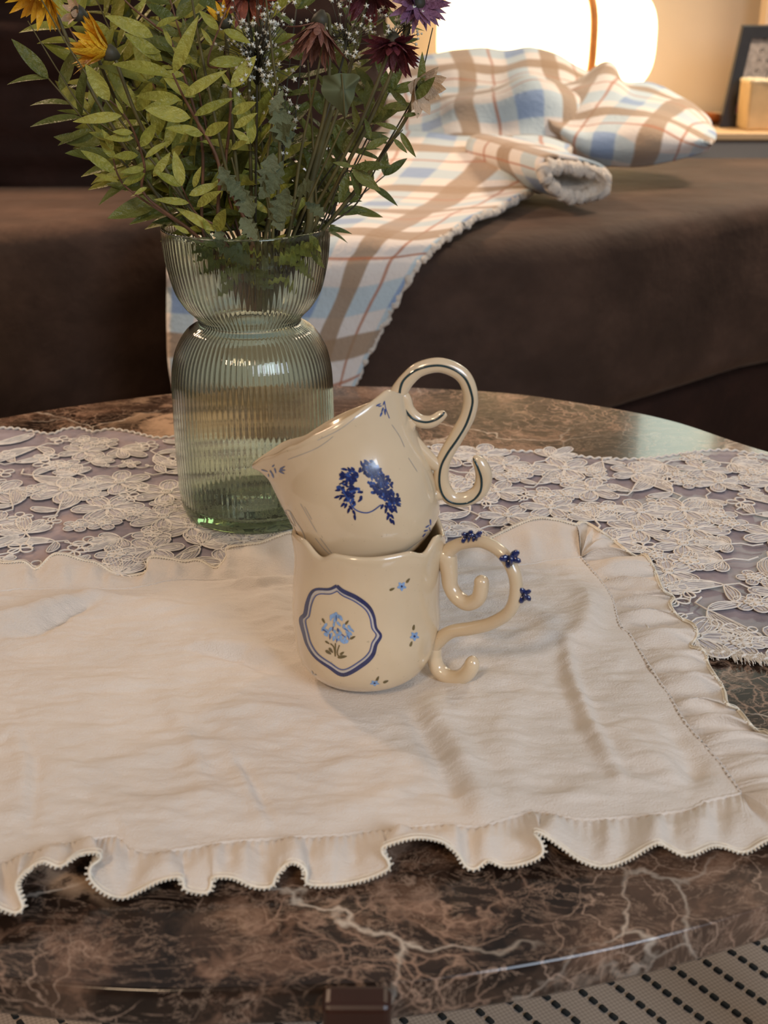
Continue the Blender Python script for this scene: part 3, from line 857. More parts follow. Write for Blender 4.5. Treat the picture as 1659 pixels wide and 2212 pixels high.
def drop(x, y, ang, L, W, n=10):
    """leaf-shaped brush stroke centred x,y in px"""
    out = []
    for k in range(n):
        t = 2 * PI * k / n; u = math.cos(t) * L / 2; v_ = math.sin(t) * W / 2 * (1 - .35 * math.cos(t))
        out.append((x + u * math.cos(ang) - v_ * math.sin(ang), y + u * math.sin(ang) + v_ * math.cos(ang)))
    return out

# ---- lower mug
YM = at_z(783, 1450, ZM).y
base = Vector((at_z(783, 1450, ZM).x, YM, ZM + .0010))
def angtab(tab):
    def f(th):
        d = math.degrees(th) % 360
        for i in range(len(tab) - 1):
            if tab[i][0] <= d <= tab[i + 1][0]:
                t = (d - tab[i][0]) / (tab[i + 1][0] - tab[i][0]); t = t * t * (3 - 2 * t)
                return tab[i][1] + (tab[i + 1][1] - tab[i][1]) * t
        return tab[-1][1]
    return f
zfr = at_y(790, 1213, YM - .040).z - base.z           # rim height at the front
zl_ = at_y(632, 1149, YM).z - base.z
zr_ = at_y(962, 1160, YM).z - base.z
rim1 = angtab([(0, zr_ - zfr), (38, .004), (60, -.003), (95, .001), (130, -.003), (150, .003), (180, zl_ - zfr), (212, .002), (233, -.0035), (245, .0004), (270, 0), (300, .0006), (315, -.0028), (330, .003), (360, zr_ - zfr)])
lower = Mug('floral_mug', 'cream glazed mug with blue framed flower medallion, standing on the mat under a tilted mug', YM, 0,
            dict(L=[(725, 1456), (706, 1452), (674, 1440), (652, 1418), (638, 1388), (629, 1322), (631, 1259), (636, 1196), (631, 1150)],
                 R=[(850, 1456), (872, 1452), (903, 1439), (925, 1418), (939, 1385), (948, 1340), (947, 1290), (952, 1225), (963, 1160)],
                 a0=0.0, a1=zfr, foot=.93), rim1, base)
lower.handle([
    [(925, 1215, 24), (958, 1200, 20), (980, 1182, 15), (1004, 1173, 13.5), (1044, 1171, 13.5), (1086, 1196, 13.5), (1111, 1240, 14), (1114, 1284, 14), (1099, 1322, 14), (1061, 1346, 14.5), (1019, 1357, 15), (977, 1364, 15), (948, 1383, 17), (930, 1405, 17)],
    [(938, 1200, 24), (962, 1200, 23), (970, 1232, 19), (973, 1265, 17), (988, 1290, 17), (1011, 1303, 17), (1033, 1292, 16.5), (1040, 1265, 16.5), (1038, 1243, 15)],
    [(925, 1385, 18), (937, 1395, 17), (938, 1420, 17), (947, 1446, 18), (970, 1463, 18.5), (998, 1461, 18.5), (1017, 1442, 18), (1022, 1418, 14)]], Yf=lambda x: YM - max(0, x - 900) * .00017)
# medallion
med = lower
frame_o = [(540, 1245), (572, 1272), (640, 1305), (700, 1350), (728, 1400), (740, 1460), (764, 1500), (740, 1545), (722, 1600), (670, 1650), (575, 1700), (500, 1660), (430, 1610), (390, 1550), (372, 1490), (357, 1418), (378, 1390), (390, 1330), (410, 1280), (440, 1262), (500, 1262), (540, 1245)]
cxm, cym = 560, 1475
def inset(P, k): return [(cxm + (x - cxm) * k, cym + (y - cym) * k) for x, y in P]
fp = med.band('medallion_outline', C1(frame_o), lambda t: 7.4 + 2.0 * math.sin(6 * PI * t), M['blue'], n=6)
med.band('medallion_white_line', C1(inset(frame_o, .94)), 4.6, M['pwhite'], n=6, eps=.00018)
med.band('medallion_inner_line', C1(inset(frame_o, .885)), 2.4, M['blue2'], n=6)
rg = random.Random(5)
bl = [(535, 1395), (520, 1400), (548, 1402), (510, 1408), (535, 1415), (528, 1425), (560, 1410), (550, 1440), (525, 1445), (575, 1450), (480, 1450), (470, 1465), (490, 1480), (505, 1470), (530, 1480), (550, 1475), (585, 1465), (605, 1460), (595, 1485), (615, 1470), (510, 1500), (525, 1515), (545, 1520), (560, 1510), (580, 1515), (600, 1500), (570, 1530), (590, 1530), (485, 1495), (555, 1490), (540, 1500), (610, 1490)]
med.decal('painted_bloom', [C1(drop(x, y, rg.uniform(.6, 2.2), rg.uniform(22, 36), rg.uniform(12, 18))) for x, y in bl], M['lblue'])
med.decal('painted_bloom', [C1(drop(x, y, rg.uniform(.5, 2.0), rg.uniform(20, 32), rg.uniform(4, 8))) for x, y in [(537, 1410), (480, 1475), (548, 1470), (520, 1465), (590, 1470), (600, 1510), (505, 1505), (540, 1525), (575, 1500)]], M['blue2'], eps=.0003)
med.decal('painted_leaf', [C1(drop(x, y, a, L, W)) for x, y, a, L, W in [(472, 1424, 1.1, 30, 11), (592, 1432, -.9, 28, 11), (621, 1510, -.5, 32, 12), (492, 1535, .6, 28, 9), (497, 1585, .6, 36, 15), (510, 1575, .9, 34, 13), (567, 1590, -.6, 26, 12), (568, 1608, -.12, 50, 16), (545, 1475, 1.2, 18, 7)]], M['olive'])
for P in ([(508, 1540), (525, 1560), (533, 1606)], [(533, 1538), (533, 1570), (532, 1604)], [(553, 1548), (543, 1580), (545, 1598), (556, 1610)]):
    med.band('painted_stem', C1(P), 2.6, M['olive'])
for (x, y, lv) in [(871, 1247, [(822, 1262, -.45), (903, 1218, -.9)]), (936, 1503, [(932, 1458, -1.4), (919, 1542, -1.2)]), (733, 1742, [(748, 1720, -1.1), (790, 1735, -.4)])]:
    sq = .62 if y > 1700 else 1
    med.decal('painted_floret', [C1([(px_, y + (py_ - y) * sq) for px_, py_ in drop(x + 14 * math.cos(k * 1.2566 + .3), y + 14 * math.sin(k * 1.2566 + .3), k * 1.2566 + .3, 22, 15)]) for k in range(5)], M['lblue'])
    med.decal('painted_dot', [C1(drop(x, y, 0, 12, 12 * sq))], M['blue'], eps=.0003)
    med.decal('painted_leaf', [C1(drop(a, c, an, 30, 12)) for a, c, an in lv], M['olive'])
med.decal('painted_leaf', [C1(drop(a, c, an, L, 7)) for a, c, an, L in [(312, 1355, 1.5, 22), (308, 1385, 1.3, 26), (415, 1690, 1.2, 22), (430, 1700, .2, 14), (309, 1225, 1.5, 26)]], M['gblue'])
# butterflies and flowers pressed onto the handle
def blossom(mug, name, x, y, s, kind, rot=0, dy=0.0):
    sc = (at_y(x, y, mug.Y) - CAMP).dot(FWD) / FPX * s
    c = at_y(x, y, mug.Yf(x)) + Vector((0, dy, 0)); b = MB()
    n = 5 if kind == 'flower' else 4
    for k in range(n):
        a = rot + (k * 2 * PI / n if kind == 'flower' else [.5, 2.64, 3.9, -.75][k])
        L = .6 * sc * (1.15 if kind != 'flower' and k < 2 else 1)
        d = Vector((math.cos(a), -.25, math.sin(a))); cc = c + d * L * .6
        V = []; F = []
        for i in range(5):
            for j in range(8):
                ph = PI * i / 4; th = j * PI / 4
                u = Vector((math.cos(ph) * L * .62, 0, 0)); rr = math.sin(ph) * L * .42
                V.append(cc + d.normalized() * (math.cos(ph) * L * .62) + Vector((-math.sin(a), 0, math.cos(a))) * (rr * math.cos(th)) + Vector((0, 1, 0)) * (rr * .55 * math.sin(th)))
        b.add(V, grid_faces(5, 8, True))
    sweep(b, [c + Vector((0, -.3 * sc, -.35 * sc)), c + Vector((0, -.4 * sc, 0)), c + Vector((0, -.3 * sc, .35 * sc))], .14 * sc, 6)
    return b.build(name, M['blue'], mug.root)
blossom(lower, 'clay_butterfly', 1102, 1199, 30, 'butterfly', .45, -.0035)
blossom(lower, 'clay_butterfly', 1012, 1158, 26, 'flower', 0, -.001); blossom(lower, 'clay_butterfly', 1028, 1154, 20, 'butterfly', 0.3, -.002)
blossom(lower, 'clay_butterfly', 1134, 1287, 24, 'butterfly', 1.6, .0015)

# ---- upper mug, tipped over the lower one
YU = YM + .004
tilt = R(26)
ub = at_y(800, 1214, YU)
tmp = dict(L=[(735, 1212), (700, 1204), (672, 1190), (650, 1168), (632, 1140), (612, 1100), (600, 1062), (592, 1020), (580, 985)],
           R=[(838, 1212), (885, 1192), (915, 1175), (938, 1152), (948, 1120), (947, 1080), (930, 1010), (903, 945), (885, 900), (866, 824)])
er = Vector((math.cos(tilt), 0, math.sin(tilt))); ea = Vector((-math.sin(tilt), 0, math.cos(tilt)))
def la(x, y): p = at_y(x, y, YU) - ub; return p.dot(er), p.dot(ea)
aR = la(866, 824)[1]; aFront = la(728, 921)[1]; aTip = la(540, 1008)[1]; aBack = la(703, 899)[1]
rdev = angtab([(0, aR - aFront - .015), (22, -.012), (45, -.0150), (75, -.0152), (90, -.0150), (125, -.0155), (155, -.0105), (180, aTip - aFront - .010), (205, -.0055), (235, -.002), (262, .0), (290, .0005), (325, .001), (345, -.006), (360, aR - aFront - .015)])
# monotone side curves in the tilted frame
def mono(P):
    Q = sorted(((la(*q)[1], q) for q in P), key=lambda t: t[0]); return [q for _, q in Q]
tmp['L'] = mono(tmp['L']); tmp['R'] = mono(tmp['R'])
a0 = min(la(838, 1212)[1], la(735, 1212)[1]) + .0055
tmp.update(a0=a0, a1=aFront + .007, foot=.8, lean=.10)
rt = la(540, 1008)[0]
def spout(a, v): return max(0, (v - .45) / .55) ** 1.7 * .0125
upper = Mug('spouted_mug', 'cream glazed mug with blue painted wreath and striped scroll handle, tipped inside the lower mug', YU, tilt, tmp, rdev, ub, spout=spout, depth=.90)
upper.handle([
    [(850, 872, 19), (861, 848, 18), (880, 820, 16), (908, 797, 15.5), (953, 789, 15.5), (998, 810, 15.5), (1016, 850, 15.5), (1011, 896, 15.5), (985, 945, 15.5), (961, 988, 15.5), (953, 1022, 16), (958, 1054, 16), (977, 1077, 16), (1006, 1078, 16), (1034, 1062, 17), (1045, 1035, 18), (1040, 1008, 16), (1024, 984, 9)],
    [(860, 850, 16), (873, 862, 15), (881, 886, 15), (902, 907, 14), (930, 911, 13.5), (953, 897, 11), (960, 888, 8)],
    [(885, 950, 18), (915, 980, 16), (940, 1003, 14), (957, 1010, 12)],
    [(880, 905, 16), (890, 922, 15), (897, 925, 9)],
    [(925, 1075, 15), (945, 1068, 14), (965, 1067, 12)]], flat=.85)
# blue line following the scroll on its face
def stripe(path, r0=2.3):
    C = cr([Vector((x, y, 0)) for x, y in path], 10); out = []
    for q in C:
        h = rays_hit(upper.hbvh, q.x, q.y)
        if h[0] is None: continue
        out.append(h[0] + Vector((0, -.00004, 0)))
    b = MB(); sweep(b, out, round_end([r0 * .00029] * len(out), 4), 6, .45); b.build('handle_stripe', M['teal'], upper.root)
stripe(C1([(1100, 345), (1075, 375), (1040, 398), (990, 408), (930, 390), (890, 345), (862, 285), (865, 235), (885, 190), (940, 145), (1010, 122), (1080, 120), (1150, 145), (1200, 190), (1228, 260), (1232, 320), (1205, 410), (1160, 490), (1105, 570), (1072, 640), (1065, 720), (1085, 785), (1130, 820), (1190, 825), (1240, 805), (1275, 760), (1280, 700), (1262, 640), (1238, 590), (1228, 560)]))
# wreath
rg = random.Random(11)
def region(cx, cy, rx, ry, n):
    out = []
    for _ in range(n):
        a = rg.uniform(0, 2 * PI); q = math.sqrt(rg.random()); out.append((cx + rx * q * math.cos(a), cy + ry * q * math.sin(a)))
    return out
clusters = region(600, 680, 45, 50, 44) + region(585, 760, 42, 50, 34) + region(640, 790, 28, 45, 12) + region(700, 640, 48, 35, 38) + region(735, 690, 42, 55, 52) + region(780, 740, 42, 60, 60) + region(820, 810, 40, 52, 50) + region(745, 760, 25, 30, 10)
A_, B_ = [], []
for x, y in clusters:
    base_a = math.atan2(y - 745, x - 690) if x < 680 else rg.uniform(.4, 1.8)
    (A_ if rg.random() < .55 else B_).append(C1(drop(x, y, base_a + rg.uniform(-.7, .7), rg.uniform(20, 32), rg.uniform(10, 16))))
upper.decal('painted_wreath_leaf', B_, M['blue2']); upper.decal('painted_wreath_leaf', A_, M['blue'], eps=.0003)
tr = [(600, 860, 1.9), (612, 845, .9), (628, 870, 1.1), (632, 895, 1.4), (585, 835, 2), (570, 830, 2.3), (790, 860, 1.8), (805, 880, .9), (800, 895, 1.9), (822, 890, 1.0), (815, 912, 1.3), (828, 920, 1.2), (840, 860, 1), (545, 755, 3), (540, 790, 2.8), (770, 840, 2)]
upper.decal('painted_wreath_leaf', [C1(drop(x, y, a, 30, 13)) for x, y, a in tr], M['blue'], eps=.0003)
upper.band('painted_twig', C1([(550, 730), (590, 790), (630, 850), (680, 870), (720, 862), (765, 830)]), 2.6, M['blue2'], eps=.00034)
upper.band('painted_twig', C1([(640, 670), (590, 705), (553, 725)]), 3.2, M['blue'], eps=.00034); upper.band('painted_twig', C1([(660, 660), (710, 650), (760, 700), (800, 780), (830, 830)]), 2.2, M['blue'], eps=.00034)
sprig1 = [(170, 655, .3, 38, 6), (205, 665, 1.0, 30, 7), (212, 680, 1.2, 30, 8), (225, 655, 1.3, 30, 7), (262, 640, -.5, 32, 9), (262, 652, 0.1, 32, 10), (258, 664, .5, 34, 9), (215, 630, -.8, 16, 8), (190, 680, 1.4, 18, 6)]
upper.decal('painted_sprig', [C1(drop(x, y, a, L, W)) for x, y, a, L, W in sprig1], M['blue2'])
sprig2 = [(752, 318, -.5, 30, 8), (760, 325, -.2, 20, 6), (772, 345, 1.9, 30, 8), (765, 368, 2.0, 26, 9), (785, 355, 1.5, 34, 9), (778, 312, 1.9, 22, 6)]
upper.decal('painted_sprig', [C1(drop(x, y, a, L, W)) for x, y, a, L, W in sprig2], M['blue2'])
upper.band('painted_sprig_stem', C1([(782, 298), (790, 340), (808, 388)]), 1.6, M['blue2'])
sprig3 = [(1018, 920, 1.5, 34, 8), (1003, 940, -.6, 26, 8), (995, 962, -.3, 24, 8), (985, 985, -.9, 26, 7), (1015, 955, 1.3, 22, 6)]
upper.decal('painted_sprig', [C1(drop(x, y, a, L, W)) for x, y, a, L, W in sprig3], M['blue2'])
for P in ([(290, 598), (420, 548), (480, 512), (520, 480)], [(440, 500), (560, 440), (680, 345)], [(820, 420), (860, 480), (885, 535)], [(355, 825), (400, 905), (438, 970)], [(375, 840), (412, 905)], [(430, 1000), (470, 1050), (510, 1088)], [(455, 1000), (520, 1085)], [(840, 1100), (920, 1045), (990, 995)], [(905, 590), (950, 660)]):
    upper.band('painted_line', C1(P), 1.0, M['gblue'])
for P in ([(277, 857), (300, 865), (330, 915), (360, 960), (377, 1000), (370, 1012), (340, 985), (310, 930), (285, 895), (277, 857)], [(300, 870), (325, 930)], [(285, 880), (310, 925), (330, 940)]):
    upper.band('painted_scroll', C1(P), 1.4, M['gblue'])

# ------------------------------------------------------------------ bouquet
def leaf_mesh(name, mat, wr=.14, curl=.12, fold=.05, seg=8, wavy=0, tip=1.0):
    V, F = [], []
    for i in range(seg + 1):
        t = i / seg; wv_ = wr * (math.sin(PI * t ** .85)) ** .8 * (1 - .15 * t) if 0 < t < 1 else .004
        z = -curl * t * t
        for k, s_ in enumerate((-1, -.5, 0, .5, 1)):
            wob = wavy * math.sin(i * 2.3 + k) * abs(s_) if 0 < i < seg else 0
            jag = (1 + (.35 * math.sin(i * PI * .9)) * (abs(s_) == 1)) if wavy else 1
            V.append(Vector((t, s_ * wv_ * jag, z + abs(s_) * fold * (wv_ / wr) + wob)))
    F = grid_faces(seg + 1, 5)
    return mesh(name, V, F, mat, None)
def hideaway(o):      # the first copy is used as prototype, then reused as the first real piece
    o['unused'] = 1; return o
PROTO = {}
def proto(key, fn):
    if key not in PROTO: PROTO[key] = [fn(), False]
    return PROTO[key]
def put(key, fn, parent, Mx):
    pr = proto(key, fn)
    if not pr[1]:
        pr[1] = True; o = pr[0]; o.parent = parent; o.matrix_basis = Matrix.Translation(-org(parent)) @ Mx; return o
    return inst(pr[0], parent, Mx)
def frame_dir(p, d, nrm, L):
    x = d.normalized(); z = nrm - x * nrm.dot(x)
    if z.length < 1e-3: z = Vector((0, 0, 1)) - x * x.z
    z.normalize(); y = z.cross(x)
    m = Matrix(((x.x, y.x, z.x, p.x), (x.y, y.y, z.y, p.y), (x.z, y.z, z.z, p.z), (0, 0, 0, 1)))
    return m @ Matrix.Diagonal((L, L, L, 1))
LEAFV = {
    'leaf': [lambda: leaf_mesh('leaf', M['leaf'], .16, .10), lambda: leaf_mesh('leaf', M['leaf'], .19, -.14, .08), lambda: leaf_mesh('leaf', M['leaf'], .12, .25)],
    'leafd': [lambda: leaf_mesh('leaf', M['leafd'], .15, .10), lambda: leaf_mesh('leaf', M['leafd'], .18, -.12), lambda: leaf_mesh('leaf', M['leafd'], .13, .25)],
    'leafg': [lambda: leaf_mesh('leaf', M['leafg'], .24, .25, .06, 10, .05), lambda: leaf_mesh('leaf', M['leafg'], .30, -.3, .1, 10, .06)]}
PXM = (VC - CAMP).dot(FWD) / FPX      # metres per px at the vase
def to_cam(p): return (CAMP - p).normalized()
RIMY = VH
def branch_pts(path, dy):
    """path px from rim outwards; prepends the part of the stem inside the vase"""
    n = len(path); P = []
    x0 = path[0][0]
    fr = (x0 - 550) / 175
    for i, (x, y) in enumerate(path):
        k = min(1, i / max(1, n - 1)) if n > 1 else 1
        Y = YV + max(-.036, min(.036, dy * .6)) * (1 - k) + dy * k
        P.append(at_y(x, y, Y))
    inside = at_y(556 + fr * 18, 668, YV + max(-.01, min(.01, dy * .2)))
    mid = at_y(554 + fr * 95, 585, YV + max(-.03, min(.03, dy * .4)))
    return [inside, mid] + P
def spray(label, path, dy, kind='leaf', smat='stemr', r0=.0013, Lpx=85, gap=34, cat='leafy branch', name='leafy_branch', group=None, start=.12, leaves=None, rg=random, end=True, droop=.2):
    P = branch_pts(path, dy); C = cr(P, 7)
    root = thing(name, P[0], label, cat, group)
    b = MB(); n = len(C); sweep(b, C, [r0 * (1 - .65 * i / n) for i in range(n)], 6); b.build('stem', M[smat], root)
    if leaves:
        for (x, y, tx, ty, *mm) in leaves:
            Yd = YV + dy - .004; a = at_y(x, y, Yd); c = at_y(tx, ty, Yd + rg.uniform(-.012, .006)); d = c - a
            key = kind if not mm else mm[0]
            v = rg.randrange(len(LEAFV[key])); nr = (to_cam(a) + Vector((rg.uniform(-.4, .4), 0, rg.uniform(.1, .6)))).normalized()
            put((key, v), LEAFV[key][v], root, frame_dir(a, d, nr, d.length))
    if gap:
        Q = C[14:] if len(C) > 20 else C
        L = sum((Q[i + 1] - Q[i]).length for i in range(len(Q) - 1)); m = max(2, int(L / (gap * PXM)))
        R_ = resample(Q, m + 1); side = 1
        for i in range(int(m * start), m + 1):
            p = R_[i]; t = (R_[min(i + 1, m)] - R_[max(i - 1, 0)]).normalized()
            for sd in ((side, -side) if rg.random() < .5 else (side,)):
                lat = t.cross(to_cam(p)).normalized() * sd
                az = Vector((0, 1, 0)) * rg.uniform(-.9, .7)
                d = (lat * rg.uniform(.7, 1.1) + t * rg.uniform(.45, .95) + az * .7 + Vector((0, 0, -droop * rg.random()))).normalized()
                nr = (Vector((0, 0, 1)) * rg.uniform(.3, 1) + to_cam(p) * rg.uniform(.2, 1.0) + Vector((rg.uniform(-.4, .4), 0, 0))).normalized()
                v = rg.randrange(len(LEAFV[kind]))
                put((kind, v), LEAFV[kind][v], root, frame_dir(p, d, nr, Lpx * PXM * rg.uniform(.65, 1.15)))
            side = -side
        if end:
            t = (R_[-1] - R_[-2]).normalized(); v = 0
            put((kind, v), LEAFV[kind][v], root, frame_dir(R_[-1], t + Vector((0, -.1, 0)), to_cam(R_[-1]) + Vector((0, 0, .3)), Lpx * PXM * .9))
    return root
def C2(L): return [tuple((v * .3375 if isinstance(v, (int, float)) else v) for v in q) for q in L]
# traced front branches (coordinates from the enlarged upper-left crop)
spray('lower left willow branch with pale leaf pointing far left over the sofa', C2([(1250, 1500), (930, 1250), (925, 1060), (860, 850), (780, 715), (700, 640)]), -.055, gap=0,
      leaves=C2([(700, 645, 540, 400), (780, 740, 475, 770), (855, 885, 668, 880), (885, 995, 735, 1005), (930, 1010, 1075, 890), (790, 730, 735, 630), (850, 850, 720, 850), (900, 940, 1000, 770), (925, 1080, 770, 1100), (980, 1130, 1090, 980), (930, 1110, 800, 1180), (940, 1200, 860, 1240)]))
spray('thin low willow branch hugging the left outline, with two small drooping leaves', C2([(1240, 1500), (860, 1240), (760, 1130), (720, 980), (720, 900)]), -.045, gap=0, r0=.001,
      leaves=C2([(735, 1100, 525, 960), (760, 1165, 595, 1100), (810, 1190, 880, 1130), (720, 900, 570, 840), (725, 960, 660, 830), (720, 940, 590, 790), (740, 1020, 640, 900)]))
spray('central willow branch topped by one broad upright leaf and a long leftward leaf', C2([(1400, 1420), (1400, 1050), (1240, 740), (1165, 600), (1105, 470)]), -.06, gap=0, r0=.0016,
      leaves=C2([(1095, 480, 710, 368), (1112, 465, 1245, 130), (1165, 645, 845, 578), (1180, 615, 1420, 450), (1220, 755, 930, 712), (1245, 740, 1470, 620), (1150, 640, 920, 680), (1290, 850, 1060, 810), (1300, 860, 1180, 850), (1105, 440, 1040, 430), (1310, 860, 1480, 790)]))
spray('willow branch right of centre with upturned pointed leaves', C2([(1600, 1480), (1450, 1150), (1470, 800), (1475, 580), (1440, 440), (1330, 400), (1450, 60)]), -.05, gap=0, r0=.0014,
      leaves=C2([(1340, 405, 1595, 385), (1480, 560, 1640, 360), (1480, 725, 1650, 660), (1400, 190, 1275, 70), (1430, 190, 1600, 290), (1500, 820, 1640, 720), (1480, 560, 1400, 440), (1600, 920, 1480, 830), (1610, 920, 1600, 730), (1480, 950, 1600, 920), (1360, 290, 1280, 170)]))
spray('small low willow branch sprouting just above the rim of the vase', C2([(1420, 1480), (1260, 1370), (1160, 1190), (1130, 1130)]), -.05, gap=0, r0=.001,
      leaves=C2([(1160, 1190, 980, 1115), (1165, 1190, 1110, 970), (1210, 1250, 1400, 1170), (1210, 1300, 1000, 1270), (1375, 1480, 1130, 1320), (1240, 1200, 1280, 1070), (1380, 1480, 1460, 1320), (1260, 1320, 1400, 1220), (1340, 1500, 1290, 1400), (1210, 1495, 1110, 1440)]))
spray('upper left willow branch with long grey-green leaves beside the yellow flower', C2([(1300, 1480), (1290, 900), (1110, 300), (1000, 170), (860, 60), (760, -40)]), -.03, gap=0, r0=.0014,
      leaves=C2([(1040, 390, 800, 205), (980, 235, 680, 95), (1100, 300, 1040, 160), (880, 70, 950, -40), (1250, 620, 1050, 500), (1100, 300, 1280, 430), (1000, 170, 1140, 100), (1180, 480, 1000, 470), (1030, 330, 900, 330), (1160, 410, 1250, 380)]))
rg = random.Random(21)
LAB1 = ["willow branch reaching far left below the yellow flower", "willow branch pointing to the top left corner of the bouquet", "short willow branch on the left edge beside the dark sofa back", "willow branch rising above the side-on yellow flower", "willow branch crossing behind the yellow flower stem", "willow branch through the thick of leaves left of centre", "willow branch running out of the picture top, left of centre", "tall willow branch up to the top edge beside the long bare stem", "low willow branch leaning left above the rim", "willow branch ending level with the yellow flower, near the bare stem", "tall willow branch behind the white florets at the top", "willow branch bending up between the two longest bare stems", "willow branch ending just left of the baby's breath", "short upright willow branch in the lower left of the bouquet", "willow branch behind the middle of the baby's breath", "willow branch low in the bouquet centre behind dusty leaves", "willow branch under the yellow flower with its tip in shade", "shortest willow branch near the centre above the vase mouth", "willow branch topping out near the upper left flowers", "willow branch behind the rust-red flower at the top", "mid-height willow branch in the left half of the bouquet", "lowest willow branch just over the left of the vase mouth", "willow branch leaving the picture above the side-on yellow flower"]
LAB2 = ["dark leafy branch behind the rust-brown drooping flower", "dark leafy branch pointing right over the plaid blanket, halfway up", "dark leafy branch behind the broad lobed leaf", "dark leafy branch left of the drooping rust flower", "lowest dark leafy branch, leaning right over the rim", "dark leafy branch right of the thick brown stem", "dark leafy branch ending below the maroon flower", "short dark leafy branch behind the thick brown stem", "short dark leafy branch in the very centre above the rim", "tall dark leafy branch up to the top edge at centre", "tall dark leafy branch under the dark red top flower", "short dark leafy branch just left of centre", "tall dark leafy branch between maroon and purple flowers"]
LG = 'willow branches filling the left of the bouquet'
tips = [(105, 170), (150, 60), (200, 250), (240, 10), (300, 90), (330, 180), (350, -60), (400, 40), (260, 330), (420, 150), (470, -30), (450, 260), (500, 90), (380, 300), (520, 190), (540, 290), (230, 150), (600, 330), (340, 20), (560, 60), (300, 240), (430, 360), (200, -20)]
for i, (x, y) in enumerate(tips):
    rx = 550 + (x - 450) * .36; rx = max(400, min(690, rx)); mx, my = rx + (x - rx) * .55, 480 + (y - 480) * .45
    dy = rg.uniform(-.035, .085)
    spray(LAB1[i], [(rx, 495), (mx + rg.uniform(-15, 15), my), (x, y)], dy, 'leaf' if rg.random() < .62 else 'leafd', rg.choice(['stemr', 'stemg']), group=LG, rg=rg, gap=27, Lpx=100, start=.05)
rg = random.Random(22)
tips = [(760, 120), (800, 260), (700, 250), (650, 130), (830, 380), (740, 330), (840, 200), (690, 380), (600, 420), (640, 20), (790, 30), (560, 420), (860, 60)]
for i, (x, y) in enumerate(tips):
    rx = 550 + (x - 550) * .5; rx = min(705, rx); dy = rg.uniform(-.01, .085)
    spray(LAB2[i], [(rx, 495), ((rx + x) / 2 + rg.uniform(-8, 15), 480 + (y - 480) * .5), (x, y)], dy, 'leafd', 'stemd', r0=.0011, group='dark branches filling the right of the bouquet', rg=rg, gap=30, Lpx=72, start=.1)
# right wispy twigs with few small leaves
for lab, path, lv in [
    ('wispy twig arching furthest right with tiny dark leaves', [(705, 492), (780, 400), (860, 270), (905, 180), (935, 60)], [(820, 350, 842, 352), (905, 195, 918, 120), (880, 230, 840, 190), (895, 215, 942, 165), (870, 250, 905, 245), (860, 280, 812, 262)]),
    ('twig with pointed green leaves hanging over the plaid blanket', [(690, 495), (740, 380), (765, 365), (800, 300)], [(760, 365, 820, 412), (758, 370, 780, 430), (765, 362, 842, 352), (752, 375, 735, 440), (790, 320, 840, 300), (760, 360, 720, 350), (800, 300, 790, 250)]),
    ('thin bare brown twig leaning right beside the rim', [(700, 495), (770, 440), (830, 330), (870, 280)], [(850, 300, 880, 330), (865, 285, 895, 340)])]:
    spray(lab, path, -.03, 'leafd', 'stemd', r0=.0009, gap=0, leaves=lv, cat='twig', name='leafy_twig', rg=rg)
for lab, path, lv in [
    ('grey-green plant with one broad lobed leaf facing the camera', [(640, 495), (690, 380), (745, 262)], []),
    ('stem of curled dusty green leaves at bouquet centre', [(590, 495), (575, 380), (590, 250), (600, 180)], [(590, 330, 570, 420), (600, 230, 620, 320), (585, 250, 610, 200), (588, 300, 640, 270), (580, 420, 610, 350)]),
    ('stem of drooping dusty green leaves just above the vase rim', [(545, 495), (520, 420), (500, 340)], [(545, 470, 520, 400), (530, 430, 480, 390), (520, 470, 555, 520), (505, 420, 475, 360), (600, 480, 620, 400), (610, 500, 585, 430), (560, 430, 600, 380), (470, 490, 480, 545), (640, 420, 690, 400), (700, 470, 660, 430)])]:
    rt_ = spray(lab, path, -.05, 'leafg', 'stemg', r0=.0014, gap=0, leaves=lv, cat='leafy stem', name='dusty_green_stem', rg=rg)
    if not lv:
        O = [(745, 262), (738, 240), (700, 215), (690, 190), (700, 180), (693, 160), (715, 165), (732, 156), (750, 160), (765, 157), (781, 165), (775, 175), (765, 195), (768, 205), (758, 225), (752, 240)]
        V = [at_y(x, y, YV - .06 + .006 * math.sin(i * 1.7)) for i, (x, y) in enumerate(O)]; c = at_y(742, 195, YV - .068); V.append(c); V.append(at_y(744, 230, YV - .058)); 
        F = [(i, (i + 1) % 16, 16) for i in range(16)]
        o = mesh('broad_leaf', V[:17], F, M['leafg'], rt_); sm_ = o.modifiers.new('s', 'SUBSURF'); sm_.levels = sm_.render_levels = 2
        b = MB(); sweep(b, [at_y(745, 262, YV - .062), c + Vector((0, -.0008, 0)), at_y(738, 160, YV - .0625)], .0005, 5); b.build('leaf_vein', M['stemg'], rt_)
